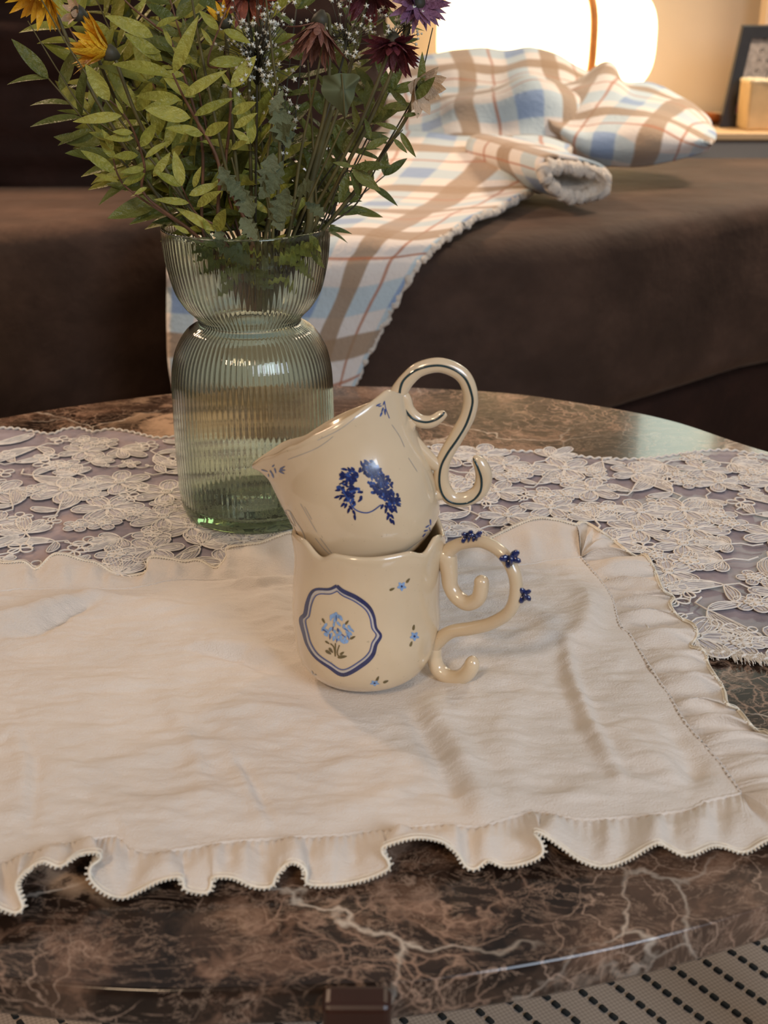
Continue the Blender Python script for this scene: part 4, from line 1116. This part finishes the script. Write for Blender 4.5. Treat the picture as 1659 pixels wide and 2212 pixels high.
# bare flower stems
for lab, path, m_, r0 in [
    ('long dark bare stem running up the middle left of the bouquet', [(555, 500), (500, 400), (470, 280), (440, 140), (415, 0), (410, -60)], 'stemg', .0016),
    ('straight olive stem curving up past bouquet centre', [(575, 500), (600, 420), (603, 250), (590, 130), (570, -40)], 'stemg', .0016),
    ('thick brown stem standing in the right half of the vase mouth', [(665, 500), (672, 400), (700, 290), (720, 230)], 'stemg', .0040),
    ('straight thin grey-green stem left of the thick brown stem', [(680, 500), (678, 350), (668, 180), (665, 130)], 'stemg', .0013),
    ('yellowish bare stem below the drooping rust flower', [(625, 500), (650, 330), (680, 190), (705, 50)], 'stemg', .0015),
    ('pair of crossing bare stems reaching top left over the sofa', [(430, 490), (300, 330), (190, 245), (130, 160), (60, 45)], 'stemg', .0010),
    ('slim stem rising left behind the yellow flower', [(440, 490), (260, 260), (160, 120), (90, 0)], 'stemg', .0011)]:
    spray(lab, path, -.052 if 'thick' not in lab and 'pair' not in lab else -.02, 'leaf', m_, r0=r0, gap=0, cat='stem', name='flower_stem')
# flower heads
def petal_mesh(mat, wr=.12, curl=.15): return lambda: leaf_mesh('petal', mat, wr * 1.3, curl, .03, 5)
def flower(label, x, y, dy, d, L, key, mat, n=34, spread=1.1, inner=.55, stem=None, name='chrysanthemum', cen='stemd', wr=.12):
    """d: axis direction (world), L petal px"""
    c = at_y(x, y, YV + dy); ax = Vector(d).normalized()
    u = ax.cross(Vector((0, 1, .2))).normalized(); v = ax.cross(u)
    sx = stem or [(550 + (x - 550) * .35, 495), (550 + (x - 550) * .75, 495 + (y - 495) * .55), (x, y)]
    P = branch_pts(sx, dy); P[-1] = c - ax * .004
    C = cr(P, 7); root = thing(name, P[0], label, 'flower')
    b = MB(); sweep(b, C, .0012, 6); b.build('stem', M['stemg'], root)
    b = MB(); sweep(b, [c - ax * .008, c - ax * .004, c, c + ax * .003], [.0015, .0045, .0055, .002], 10); b.build('flower_base', M[cen], root)
    rr = random.Random(int(x * 7 + y))
    for k in range(n):
        layer = rr.random(); a = k * 2.399; tilt_ = spread * (1 - inner * layer) + rr.uniform(-.15, .15)
        dd = ax * math.cos(tilt_) + (u * math.cos(a) + v * math.sin(a)) * math.sin(tilt_)
        p = c + (u * math.cos(a) + v * math.sin(a)) * .003
        put((key, k % 2), petal_mesh(M[mat], wr, .15 if k % 2 else -.1), root, frame_dir(p, dd, ax + dd * .1 + Vector((0, -.2, 0)), L * PXM * rr.uniform(.75, 1.1)))
    return root
flower('yellow chrysanthemum seen side-on at upper left, petals opening left and up', 232, 112, -.03, (-.75, -.25, .35), 66, 'py', 'py', 44, .75, .6, wr=.11)
flower('yellow chrysanthemum cut by the top left corner of the picture', 92, -18, -.02, (-.2, -.4, -.55), 62, 'py', 'py', 36, 1.2, .6, wr=.12)
flower('dried rust-brown chrysanthemum drooping head-down right of the baby\'s breath', 690, 50, -.04, (-.25, -.35, -1), 72, 'pk', 'pk', 50, .85, .7, stem=[(625, 495), (700, 250), (712, 60), (700, 30), (690, 50)], wr=.075)
flower('maroon chrysanthemum below the purple one at right', 850, 95, -.02, (-.05, -.5, -.7), 56, 'pm', 'pm', 46, 1.3, .6, wr=.12)
flower('purple chrysanthemum at the top right edge of the bouquet', 905, 5, -.02, (.3, -.6, .2), 56, 'pp', 'pp', 60, 1.6, .7, wr=.10)
flower('rust-red chrysanthemum cut by the top edge near centre', 535, -14, -.03, (0, -.5, -.5), 52, 'pr', 'pr', 44, 1.4, .6, wr=.11)
flower('dark red chrysanthemum at the top edge between rust and purple flowers', 800, -18, .0, (0, -.4, -.6), 54, 'pm2', 'pm', 40, 1.3, .6, wr=.12)
flower('small orange blossom poking out among the leaves near the top', 482, 40, -.04, (-.2, -.4, .5), 30, 'py2', 'py', 10, .7, .5, wr=.12, name='orange_blossom')
flower('withered pale pink blossom at the right side over the plaid blanket', 905, 190, -.03, (.5, -.5, -.15), 48, 'dry', 'dry', 12, 1.2, .5, wr=.24, name='withered_blossom', stem=[(700, 495), (800, 370), (880, 250), (905, 190)])
flower('withered pale blossom above the yellow flower at upper left', 165, 28, .0, (-.5, -.5, .2), 30, 'dry2', 'dry', 8, .9, .5, wr=.2, name='withered_blossom')
# baby's breath
def gyps(label, cx, cy, rx, ry, n, dy, seed):
    rr = random.Random(seed); P = branch_pts([(550 + (cx - 550) * .4, 495), (cx, cy + ry * .9), (cx, cy)], dy)
    root = thing('babys_breath', P[0], label, 'flower'); C = cr(P, 6)
    b = MB(); sweep(b, C, .0009, 5); f = MB()
    for k in range(n):
        x = cx + rr.gauss(0, rx * .5); y = cy + rr.gauss(0, ry * .5); p = at_y(x, y, YV + dy + rr.uniform(-.02, .02))
        if k % 2 == 0: sweep(b, [C[-6 + rr.randrange(5)], (p + C[-1]) / 2 + Vector((0, 0, -.005)), p], .0003, 3)
        r = rr.uniform(.0009, .0022)
        V = []
        for q in range(5):
            a = q * 1.2566 + k; V.append(p + Vector((math.cos(a) * r, -.3 * r, math.sin(a) * r)))
            V.append(p + Vector((math.cos(a + .63) * r * .5, .3 * r, math.sin(a + .63) * r * .5)))
        V += [p + Vector((0, -r * .7, 0)), p + Vector((0, r, 0))]
        f.add(V, [(q, (q + 1) % 10, 10) for q in range(10)] + [((q + 1) % 10, q, 11) for q in range(10)])
    b.build('stem', M['stemd'], root); tag(f.build('florets', M['white'], root), kind='stuff')
gyps('white baby\'s breath sprig in the middle of the bouquet, tiny florets', 555, 95, 75, 135, 260, -.035, 1)
gyps('sparse baby\'s breath sprig right of centre near the top', 740, 60, 80, 80, 90, -.01, 2)
gyps('baby\'s breath sprig beside the purple flower', 870, 50, 45, 60, 60, -.01, 3)
gyps('stray baby\'s breath florets low in the centre of the bouquet', 610, 250, 45, 120, 40, -.02, 4)
# submerged leaves in the bowl
spray('stem with serrated green leaves inside the glass bowl', [(585, 505), (560, 500)], -.02, 'leafg', 'stemg', gap=0, leaves=[(555, 555, 470, 550), (560, 600, 490, 585), (575, 590, 580, 545), (540, 605, 590, 620)], cat='leafy stem', name='dusty_green_stem')

for k, (lab, path, lv) in enumerate([
    ('leafy cut stem low in the left of the glass bowl', [(470, 510), (455, 498)], [(480, 530, 410, 515), (490, 560, 430, 590), (480, 540, 530, 580), (500, 590, 560, 560), (470, 520, 440, 560), (510, 600, 470, 640)]),
    ('leafy cut stem in the right of the glass bowl', [(640, 510), (655, 498)], [(630, 540, 690, 530), (620, 560, 680, 600), (640, 530, 600, 580), (610, 590, 640, 640), (650, 520, 700, 560), (620, 600, 570, 610)]),
    ('leafy cut stem at the back of the glass bowl', [(560, 508), (560, 498)], [(560, 530, 500, 520), (560, 550, 620, 530), (560, 570, 540, 640), (560, 560, 600, 620), (555, 540, 520, 600)])]):
    rb_ = random.Random(k + 40)
    for q in range(14):
        x = rb_.uniform(430, 670); y = rb_.uniform(505, 600 - abs(x - 550) * .4); a = rb_.uniform(.2, 2.9)
        lv.append((x, y, x + 55 * math.cos(a), y + 45 * math.sin(a)))
    spray(lab, path, [-.025, -.02, .015][k], ['leafd', 'leaf', 'leafd'][k], 'stemd', r0=.0022, gap=0, leaves=lv, cat='leafy stem', name='submerged_stem')

# ------------------------------------------------------------------ sofa
sofa = thing('corner_sofa', (0, 2.0, 0), 'large dark brown suede corner sofa behind the table, blanket thrown over it', 'sofa')
SZ = .50
def cushion(name, poly, z0, z1, mat, bev=.035, seg=6, sub=0, wr=0.0):
    P = [Vector((p.x, p.y, 0)) for p in poly]; n = len(P)
    V = [Vector((p.x, p.y, z0)) for p in P] + [Vector((p.x, p.y, z1)) for p in P]
    F = [tuple(range(n - 1, -1, -1)), tuple(range(n, 2 * n))] + [(i, (i + 1) % n, n + (i + 1) % n, n + i) for i in range(n)]
    a = sum(P[i].x * P[(i + 1) % n].y - P[(i + 1) % n].x * P[i].y for i in range(n))
    if a < 0: F = [f[::-1] for f in F]
    o = mesh(name, V, F, mat, sofa); bevel(o, bev, seg); return o
ln = [at_z(x, y, SZ) for x, y in [(-500, 640), (0, 500), (200, 478), (368, 462)]]
cushion('seat_cushion', ln + [Vector((ln[-1].x, 2.25, 0)), Vector((-1.6, 2.25, 0)), Vector((-1.6, ln[0].y, 0))], .22, SZ, M['suede'])
rn = [at_z(x, y, SZ) for x, y in [(430, 535), (620, 545), (960, 540), (1280, 505), (1659, 438), (2000, 400)]]
sc_far = at_z(1659, 337, SZ).y
cushion('seat_cushion', rn + [Vector((1.5, sc_far, 0)), Vector((rn[0].x, sc_far, 0))], .24, SZ, M['suede'])
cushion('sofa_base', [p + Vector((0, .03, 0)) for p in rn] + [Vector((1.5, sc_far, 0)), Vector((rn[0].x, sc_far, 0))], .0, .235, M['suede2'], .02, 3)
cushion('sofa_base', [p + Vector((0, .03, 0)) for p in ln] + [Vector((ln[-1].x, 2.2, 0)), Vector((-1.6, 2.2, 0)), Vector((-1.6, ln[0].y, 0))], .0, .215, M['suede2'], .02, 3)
# backrest, wrinkled
bx0, bx1 = -1.6, at_y(835, 200, 2.0).x
V = []; nr_, nc_ = 60, 90
for i in range(nr_):
    for j in range(nc_):
        s, t = i / (nr_ - 1), j / (nc_ - 1)
        x = bx0 + (bx1 - bx0) * t; z = .47 + .62 * s
        edge = min(1, (1 - s) * 8, (1 - t) * 10)
        y = 2.0 - .05 * math.sin(PI * s) * (1 - t ** 6) + .07 * (1 - math.sqrt(max(0, 1 - (1 - edge) ** 2))) + .035 * noise.noise(Vector((x * 1.5, z * 13, 3))) + .018 * noise.noise(Vector((x * 4, z * 30, 5)))
        V.append(Vector((x, y, z)))
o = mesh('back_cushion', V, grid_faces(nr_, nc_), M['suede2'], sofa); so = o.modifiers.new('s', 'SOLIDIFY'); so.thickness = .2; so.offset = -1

# ------------------------------------------------------------------ plaid blanket
blanket = thing('plaid_blanket', at_z(1000, 420, SZ), 'fluffy white, blue and tan plaid throw blanket heaped on and hanging off the sofa', 'blanket')
def patch(rows, uo, us, vs, nm='plaid_fold', bump=.006, seed=0, sub=10, rot=0.0):
    """rows of (px,py,Y) controls; smooth surface with plaid coordinates"""
    G = [cr([at_y(*q) for q in r], sub) for r in rows]; nc = len(G[0])
    cols = [cr([g[j] for g in G], sub) for j in range(nc)]; nr = len(cols[0])
    V, U = [], []
    vl = [0]
    mj = nc // 2
    for i in range(1, nr): vl.append(vl[-1] + (cols[mj][i] - cols[mj][i - 1]).length)
    Ls = []
    for i in range(nr):
        ul = [0]
        for j in range(1, nc): ul.append(ul[-1] + (cols[j][i] - cols[j - 1][i]).length)
        Ls.append(ul)
    av = [sum(L[j] for L in Ls) / nr for j in range(nc)]
    for i in range(nr):
        for j in range(nc):
            p = cols[j][i]; tt = (cols[min(j + 1, nc - 1)][i] - cols[max(j - 1, 0)][i]).cross(cols[j][min(i + 1, nr - 1)] - cols[j][max(i - 1, 0)])
            if tt.length > 0: tt.normalize()
            k = bump * fbm(p.x * 9 + seed, p.z * 9 + p.y * 5, seed, 2)
            V.append(p + tt * k)
            u_, v_ = av[j] * us, vl[i] * vs; U.append((uo[0] + u_ * math.cos(rot) - v_ * math.sin(rot), uo[1] + u_ * math.sin(rot) + v_ * math.cos(rot)))
    o = mesh(nm, V, grid_faces(nr, nc), M['plaid'], blanket, uvs=U)
    s_ = o.modifiers.new('thick', 'SOLIDIFY'); s_.thickness = .010; s_.offset = 0
    return V, nr, nc
# hanging drape
SB_ = lambda x, y: at_z(x, y, SZ + .016).y
D, nr, nc = patch([
    [(760, 235, 2.12), (860, 285, 2.05), (980, 298, 2.0), (1090, 298, 1.97), (1170, 302, 1.95), (1230, 318, 1.93)],
    [(680, 330, 1.98), (830, 345, 1.93), (950, 348, 1.89), (1070, 352, 1.86), (1165, 362, 1.83), (1215, 372, 1.81)],
    [(520, 425, SB_(520, 425)), (740, 428, SB_(740, 428)), (870, 430, SB_(870, 430)), (985, 434, SB_(985, 434)), (1080, 425, SB_(1080, 425)), (1140, 420, SB_(1140, 420))],
    [(366, 478, 1.60), (600, 500, SB_(600, 500)), (750, 505, SB_(750, 505)), (850, 505, SB_(850, 505)), (920, 505, SB_(920, 505)), (980, 500, SB_(980, 500))],
    [(364, 560, 1.452), (560, 565, 1.425), (700, 568, 1.415), (790, 565, 1.415), (850, 560, 1.415), (915, 552, 1.42)],
    [(364, 640, 1.445), (540, 650, 1.415), (680, 650, 1.41), (750, 645, 1.41), (810, 638, 1.41), (866, 628, 1.41)],
    [(366, 760, 1.44), (500, 780, 1.415), (620, 780, 1.405), (700, 775, 1.405), (755, 765, 1.405), (802, 750, 1.41)],
    [(385, 930, 1.44), (520, 940, 1.415), (620, 940, 1.405), (680, 930, 1.405), (710, 915, 1.41), (737, 890, 1.41)]],
    (.03, .045), 1, 1, bump=.006, seed=1, rot=.0)
# back heap
patch([
    [(790, 140, 2.42), (880, 121, 2.42), (980, 116, 2.40), (1080, 112, 2.38), (1150, 103, 2.36), (1210, 122, 2.36), (1270, 155, 2.36), (1320, 190, 2.36)],
    [(780, 200, 2.30), (880, 190, 2.28), (980, 180, 2.26), (1080, 180, 2.24), (1150, 170, 2.24), (1210, 180, 2.25), (1270, 200, 2.26), (1320, 230, 2.28)],
    [(760, 255, 2.22), (870, 245, 2.18), (960, 232, 2.16), (1060, 212, 2.10), (1150, 188, 2.08), (1220, 205, 2.10), (1270, 235, 2.12), (1310, 270, 2.15)],
    [(740, 300, 2.14), (860, 292, 2.10), (960, 290, 2.06), (1060, 290, 2.03), (1150, 290, 2.02), (1220, 300, 2.03), (1265, 310, 2.05), (1300, 325, 2.08)],
    [(720, 350, 2.05), (850, 340, 2.02), (960, 335, 2.0), (1060, 330, 2.0), (1150, 325, 2.0), (1220, 340, 2.0), (1260, 352, 2.02), (1300, 350, 2.05)]],
    (.10, .02), 1, 1, bump=.016, seed=4, rot=.1)
# right lobe
patch([
    [(1120, 225, 2.20), (1200, 190, 2.22), (1262, 168, 2.25), (1312, 146, 2.26), (1340, 180, 2.25), (1400, 187, 2.22), (1450, 208, 2.2), (1500, 236, 2.16), (1530, 262, 2.12)],
    [(1150, 240, 2.10), (1210, 235, 2.10), (1260, 225, 2.10), (1320, 212, 2.12), (1370, 222, 2.12), (1420, 228, 2.12), (1470, 240, 2.1), (1515, 262, 2.08), (1543, 282, 2.06)],
    [(1180, 262, 2.04), (1230, 275, 2.02), (1270, 275, 2.02), (1330, 262, 2.02), (1390, 262, 2.0), (1440, 268, 2.0), (1490, 280, 2.0), (1525, 290, 2.0), (1546, 300, 2.02)],
    [(1200, 290, 2.03), (1240, 305, 2.0), (1280, 315, 1.99), (1335, 312, 1.98), (1395, 312, 1.96), (1445, 312, 1.96), (1490, 310, 1.97), (1522, 312, 1.98), (1540, 314, 2.0)],
    [(1240, 340, 2.06), (1262, 346, 2.04), (1290, 350, 2.02), (1345, 351, 2.0), (1400, 350, 1.99), (1450, 346, 1.99), (1490, 340, 2.0), (1515, 334, 2.02), (1530, 326, 2.04)]],
    (.02, .13), 1, 1, bump=.012, seed=8, rot=-.35)
# rolled corner showing the sherpa lining
V, U = [], []; nr_, nc_ = 14, 40
for i in range(nr_):
    t = i / (nr_ - 1)
    cx = 1238 - 150 * t; cy = 382 - 44 * t; rx = 74 + 12 * t; ry = 45 + 2 * t; Yd = 1.72 + .2 * t
    for j in range(nc_):
        a = 2 * PI * j / nc_; p = at_y(cx + rx * math.cos(a) + 8 * math.sin(a * 2 + 1), cy - ry * math.sin(a) * (1 + .1 * math.sin(3 * a)) + 12 * math.cos(a), Yd + .02 * math.cos(a))
        V.append(p); U.append((.02 + .20 * t, .35 * j / nc_))
o = mesh('plaid_fold', V, grid_faces(nr_, nc_, True), M['plaid'], blanket, uvs=U); s_ = o.modifiers.new('t', 'SOLIDIFY'); s_.thickness = .004; s_.offset = 0
b = MB()
for i in range(8):
    t = i / 7; sc_ = .84 - .25 * t
    for j in range(nc_):
        a = 2 * PI * j / nc_; b.v.append(at_y(1236 - 40 * t + 70 * (1 - .45 * t) * math.cos(a) + 5 * math.sin(a * 2 + 1), 392 - 8 * t - (38 - 26 * min(1, t * 2)) * math.sin(a) + 8 * math.cos(a), 1.715 + .05 * t))
b.f = grid_faces(8, nc_, True) + [tuple(7 * nc_ + j for j in range(nc_))]; b.build('sherpa_lining', M['sherpa'], blanket)
def fluff(P, r, name='sherpa_edge', seed=0):
    b = MB(); Q = resample(P, max(30, int(sum((P[i + 1] - P[i]).length for i in range(len(P) - 1)) / .002)))
    pts = [q + Vector((noise.noise(q * 210 + Vector((seed, 0, 0))), noise.noise(q * 220), noise.noise(q * 215 + Vector((3, 1, seed))))) * .0045 for q in Q]
    sweep(b, pts, [r * (1 + .5 * noise.noise(q * 300)) for q in Q], 8); b.build(name, M['sherpa'], blanket)
fluff([D[i * nc + nc - 1] for i in range(nr)], .0045)
ring = [at_y(1237 + 68 * math.cos(a) + 8 * math.sin(a * 2 + 1), 391 - 31 * math.sin(a) * (1 + .1 * math.sin(3 * a)) + 12 * math.cos(a), 1.715 + .02 * math.cos(a)) for a in [2 * PI * k / 40 for k in range(41)]]
fluff(ring, .0095, seed=5)

# ------------------------------------------------------------------ sideboard and the things on it
YS = 2.48
zs = at_y(1600, 288, YS).z; zb_ = at_y(1600, 303, YS).z
side = thing('sideboard', (1.2, 2.7, 0), 'low pale wood sideboard against the wall behind the sofa', 'sideboard')
b = MB(); box(b, -.2, 2.0, YS, 2.98, zb_, zs); bevel(b.build('top_board', M['wood'], side, smooth=False), .002)
b = MB(); box(b, -.18, 1.98, YS + .03, 2.98, 0, zb_); bevel(b.build('cabinet_body', M['woodf'], side, smooth=False), .002)
def on_top(px, Y): return at_y(px, 200, Y).x
# lantern
YL = 2.74
lc = at_y(1180, 88, YL); scl = (lc - CAMP).dot(FWD) / FPX
lamp = thing('paper_lantern_lamp', (lc.x, YL, zs), 'glowing oval paper table lamp with a cane hoop, on the sideboard behind the blanket', 'lamp')
rx, rz_ = 236 * scl, 285 * scl
rz_ = .13; lz = lc.z
zlow = zs + .012
V = []; nr_, nc_ = 36, 64
sup = lambda ph: max(.02, 1 - abs(math.cos(ph)) ** 3) ** (1 / 3)
for i in range(nr_):
    ph = PI * i / (nr_ - 1)
    for j in range(nc_):
        a = 2 * PI * j / nc_; z = lz - rz_ * math.cos(ph); V.append(Vector((lc.x + rx * sup(ph) * math.cos(a), YL + rx * .55 * sup(ph) * math.sin(a), max(z, zlow))))
mesh('lamp_shade', V, grid_faces(nr_, nc_, True), M['lamp'], lamp)
for a in (-1.22, .9, 2.2):
    b = MB(); pts = []
    for i in range(40):
        ph = .12 + (PI - .24) * i / 39; z = lz - rz_ * math.cos(ph)
        if z < zlow: continue
        pts.append(Vector((lc.x + (rx + .003) * sup(ph) * math.cos(a), YL + (rx * .55 + .003) * sup(ph) * math.sin(a), z)))
    sweep(b, pts, .0085, 8); b.build('cane_hoop', M['cane'], lamp)
b = MB(); sweep(b, [Vector((lc.x, YL, zs)), Vector((lc.x, YL, zs + .013))], .07, 32, up=Vector((0, 1, 0))); b.build('lamp_base', M['cane'], lamp)
# picture frame leaning back
YF = 2.60
def quad(x0, y0, Y0, x1, y1, Y1): return at_y(x0, y0, Y0), at_y(x1, y1, Y1)
A = at_y(1557, 258, YF); A.z = zs + .001; B = at_y(1606, 57, YF + .05)
w_ = .19; thk = Vector((0, .016, .003))
pf = thing('picture_frame', (A.x + w_ / 2, YF, zs), 'black picture frame with a grey print leaning at the right edge, behind the wax candle', 'picture frame')
up_ = B - A; ur = Vector((w_, .02, 0)); fw = .024
def bar(p, q, r_, s_):
    mbx = MB(); mbx.add([p, q, r_, s_, p + thk, q + thk, r_ + thk, s_ + thk], [(3, 2, 1, 0), (4, 5, 6, 7), (0, 1, 5, 4), (1, 2, 6, 5), (2, 3, 7, 6), (3, 0, 4, 7)]); return mbx
def PF(u, v): return A + ur * u + up_ * v
fu, fv = fw / w_, fw / up_.length
for q in ((0, 0, fu, 1), (1 - fu, 0, 1, 1), (fu, 0, 1 - fu, fv), (fu, 1 - fv, 1 - fu, 1)):
    bar(PF(q[0], q[1]), PF(q[2], q[1]), PF(q[2], q[3]), PF(q[0], q[3])).build('frame_bar', M['black'], pf, smooth=False)
sh = Vector((0, .006, .001))
bb = bar(PF(fu, fv) + sh, PF(1 - fu, fv) + sh, PF(1 - fu, 1 - fv) + sh, PF(fu, 1 - fv) + sh)
for k in range(4, 8): bb.v[k] = bb.v[k] - Vector((0, .009, 0))
pr_ = bb.build('print', M['print'], pf, smooth=False)
b = MB()
for k in range(7):
    for m in range(5):
        c = PF(.28 + .1 * k, .45 + .1 * m) + sh + Vector((0, -.0012, 0)); r = .0042
        pts = [c + Vector((r * math.cos(a) , 0, r * math.sin(a))) for a in [i * .55 for i in range(9 if (k + m) % 2 else 6)]]
        sweep(b, pts, .0006, 4)
b.build('print_curls', M['dash'], pr_)
b = MB()
for k in range(9):
    c = PF(.18 + .03 * (k % 3), .16 + .035 * (k // 3)) + Vector((0, -.001 + .006, 0)) + sh * 0
    a = k * 2.1; V = [c + Vector((.008 * math.cos(t) , -.003, .008 * math.sin(t))) for t in [i * PI / 4 for i in range(8)]]; V.append(c + Vector((0, -.006, 0))); b.add(V, [(i, (i + 1) % 8, 8) for i in range(8)])
b.build('print_flower', M['pink'], pr_)
# candle
YC = 2.53; cl_ = at_y(1612, 270, YC); ct = at_y(1612, 178, YC)
candle = thing('square_candle', (cl_.x + .04, YC + .035, zs), 'pale yellow square wax candle with a raised lip, in front of the picture frame', 'candle')
b = MB(); box(b, cl_.x, cl_.x + .085, YC, YC + .08, zs, ct.z); bevel(b.build('wax_body', M['wax'], candle, smooth=False), .006, 4)
b = MB(); P_ = [(cl_.x + .003, YC + .003), (cl_.x + .082, YC + .003), (cl_.x + .082, YC + .077), (cl_.x + .003, YC + .077), (cl_.x + .003, YC + .003)]
Q = resample([Vector((x, y, ct.z + .001)) for x, y in P_], 60); sweep(b, Q, [.0045 * (1 + .35 * noise.noise(q * 90)) for q in Q], 8); b.build('candle_lip', M['waxtop'], candle)
b = MB(); c = Vector((cl_.x + .042, YC + .04, ct.z)); sweep(b, [c, c + Vector((0, 0, .012)), c + Vector((.002, 0, .018))], .001, 5); b.build('wick', M['black'], candle)
# orange dish
YD = 2.66; dc = at_y(1515, 222, YD); dish = None
b = MB(); V = []
for i, (r, z) in enumerate([(.02, 0), (.045, .004), (.062, .016), (.066, .022), (.063, .0225), (.045, .010), (.0, .006)]):
    for j in range(36):
        a = 2 * PI * j / 36; V.append(Vector((dc.x + .0 + r * 1.0 * math.cos(a), YD + .02 + r * .8 * math.sin(a), zs + z + (.010 * math.cos(a + 2.6) * (r / .066) ** 2 if z > .003 else 0) + .002)))
b.add(V, grid_faces(7, 36, True) + [tuple(range(35, -1, -1))])
dish = b.build('wooden_dish', M['dish'], None, origin=(dc.x, YD, zs)); tag(dish, 'small orange-brown wooden dish on the sideboard left of the picture frame', 'dish')
# pale upright board in the corner
pb = at_y(1648, 40, 2.9)
b = MB(); box(b, pb.x, pb.x + .09, 2.88, 2.93, zs, 1.5)
tag(bevel(b.build('pale_post', M['peach'], None, smooth=False, origin=(pb.x, 2.9, zs)), .003), 'pale peach upright post behind the picture frame at the right edge', 'post')
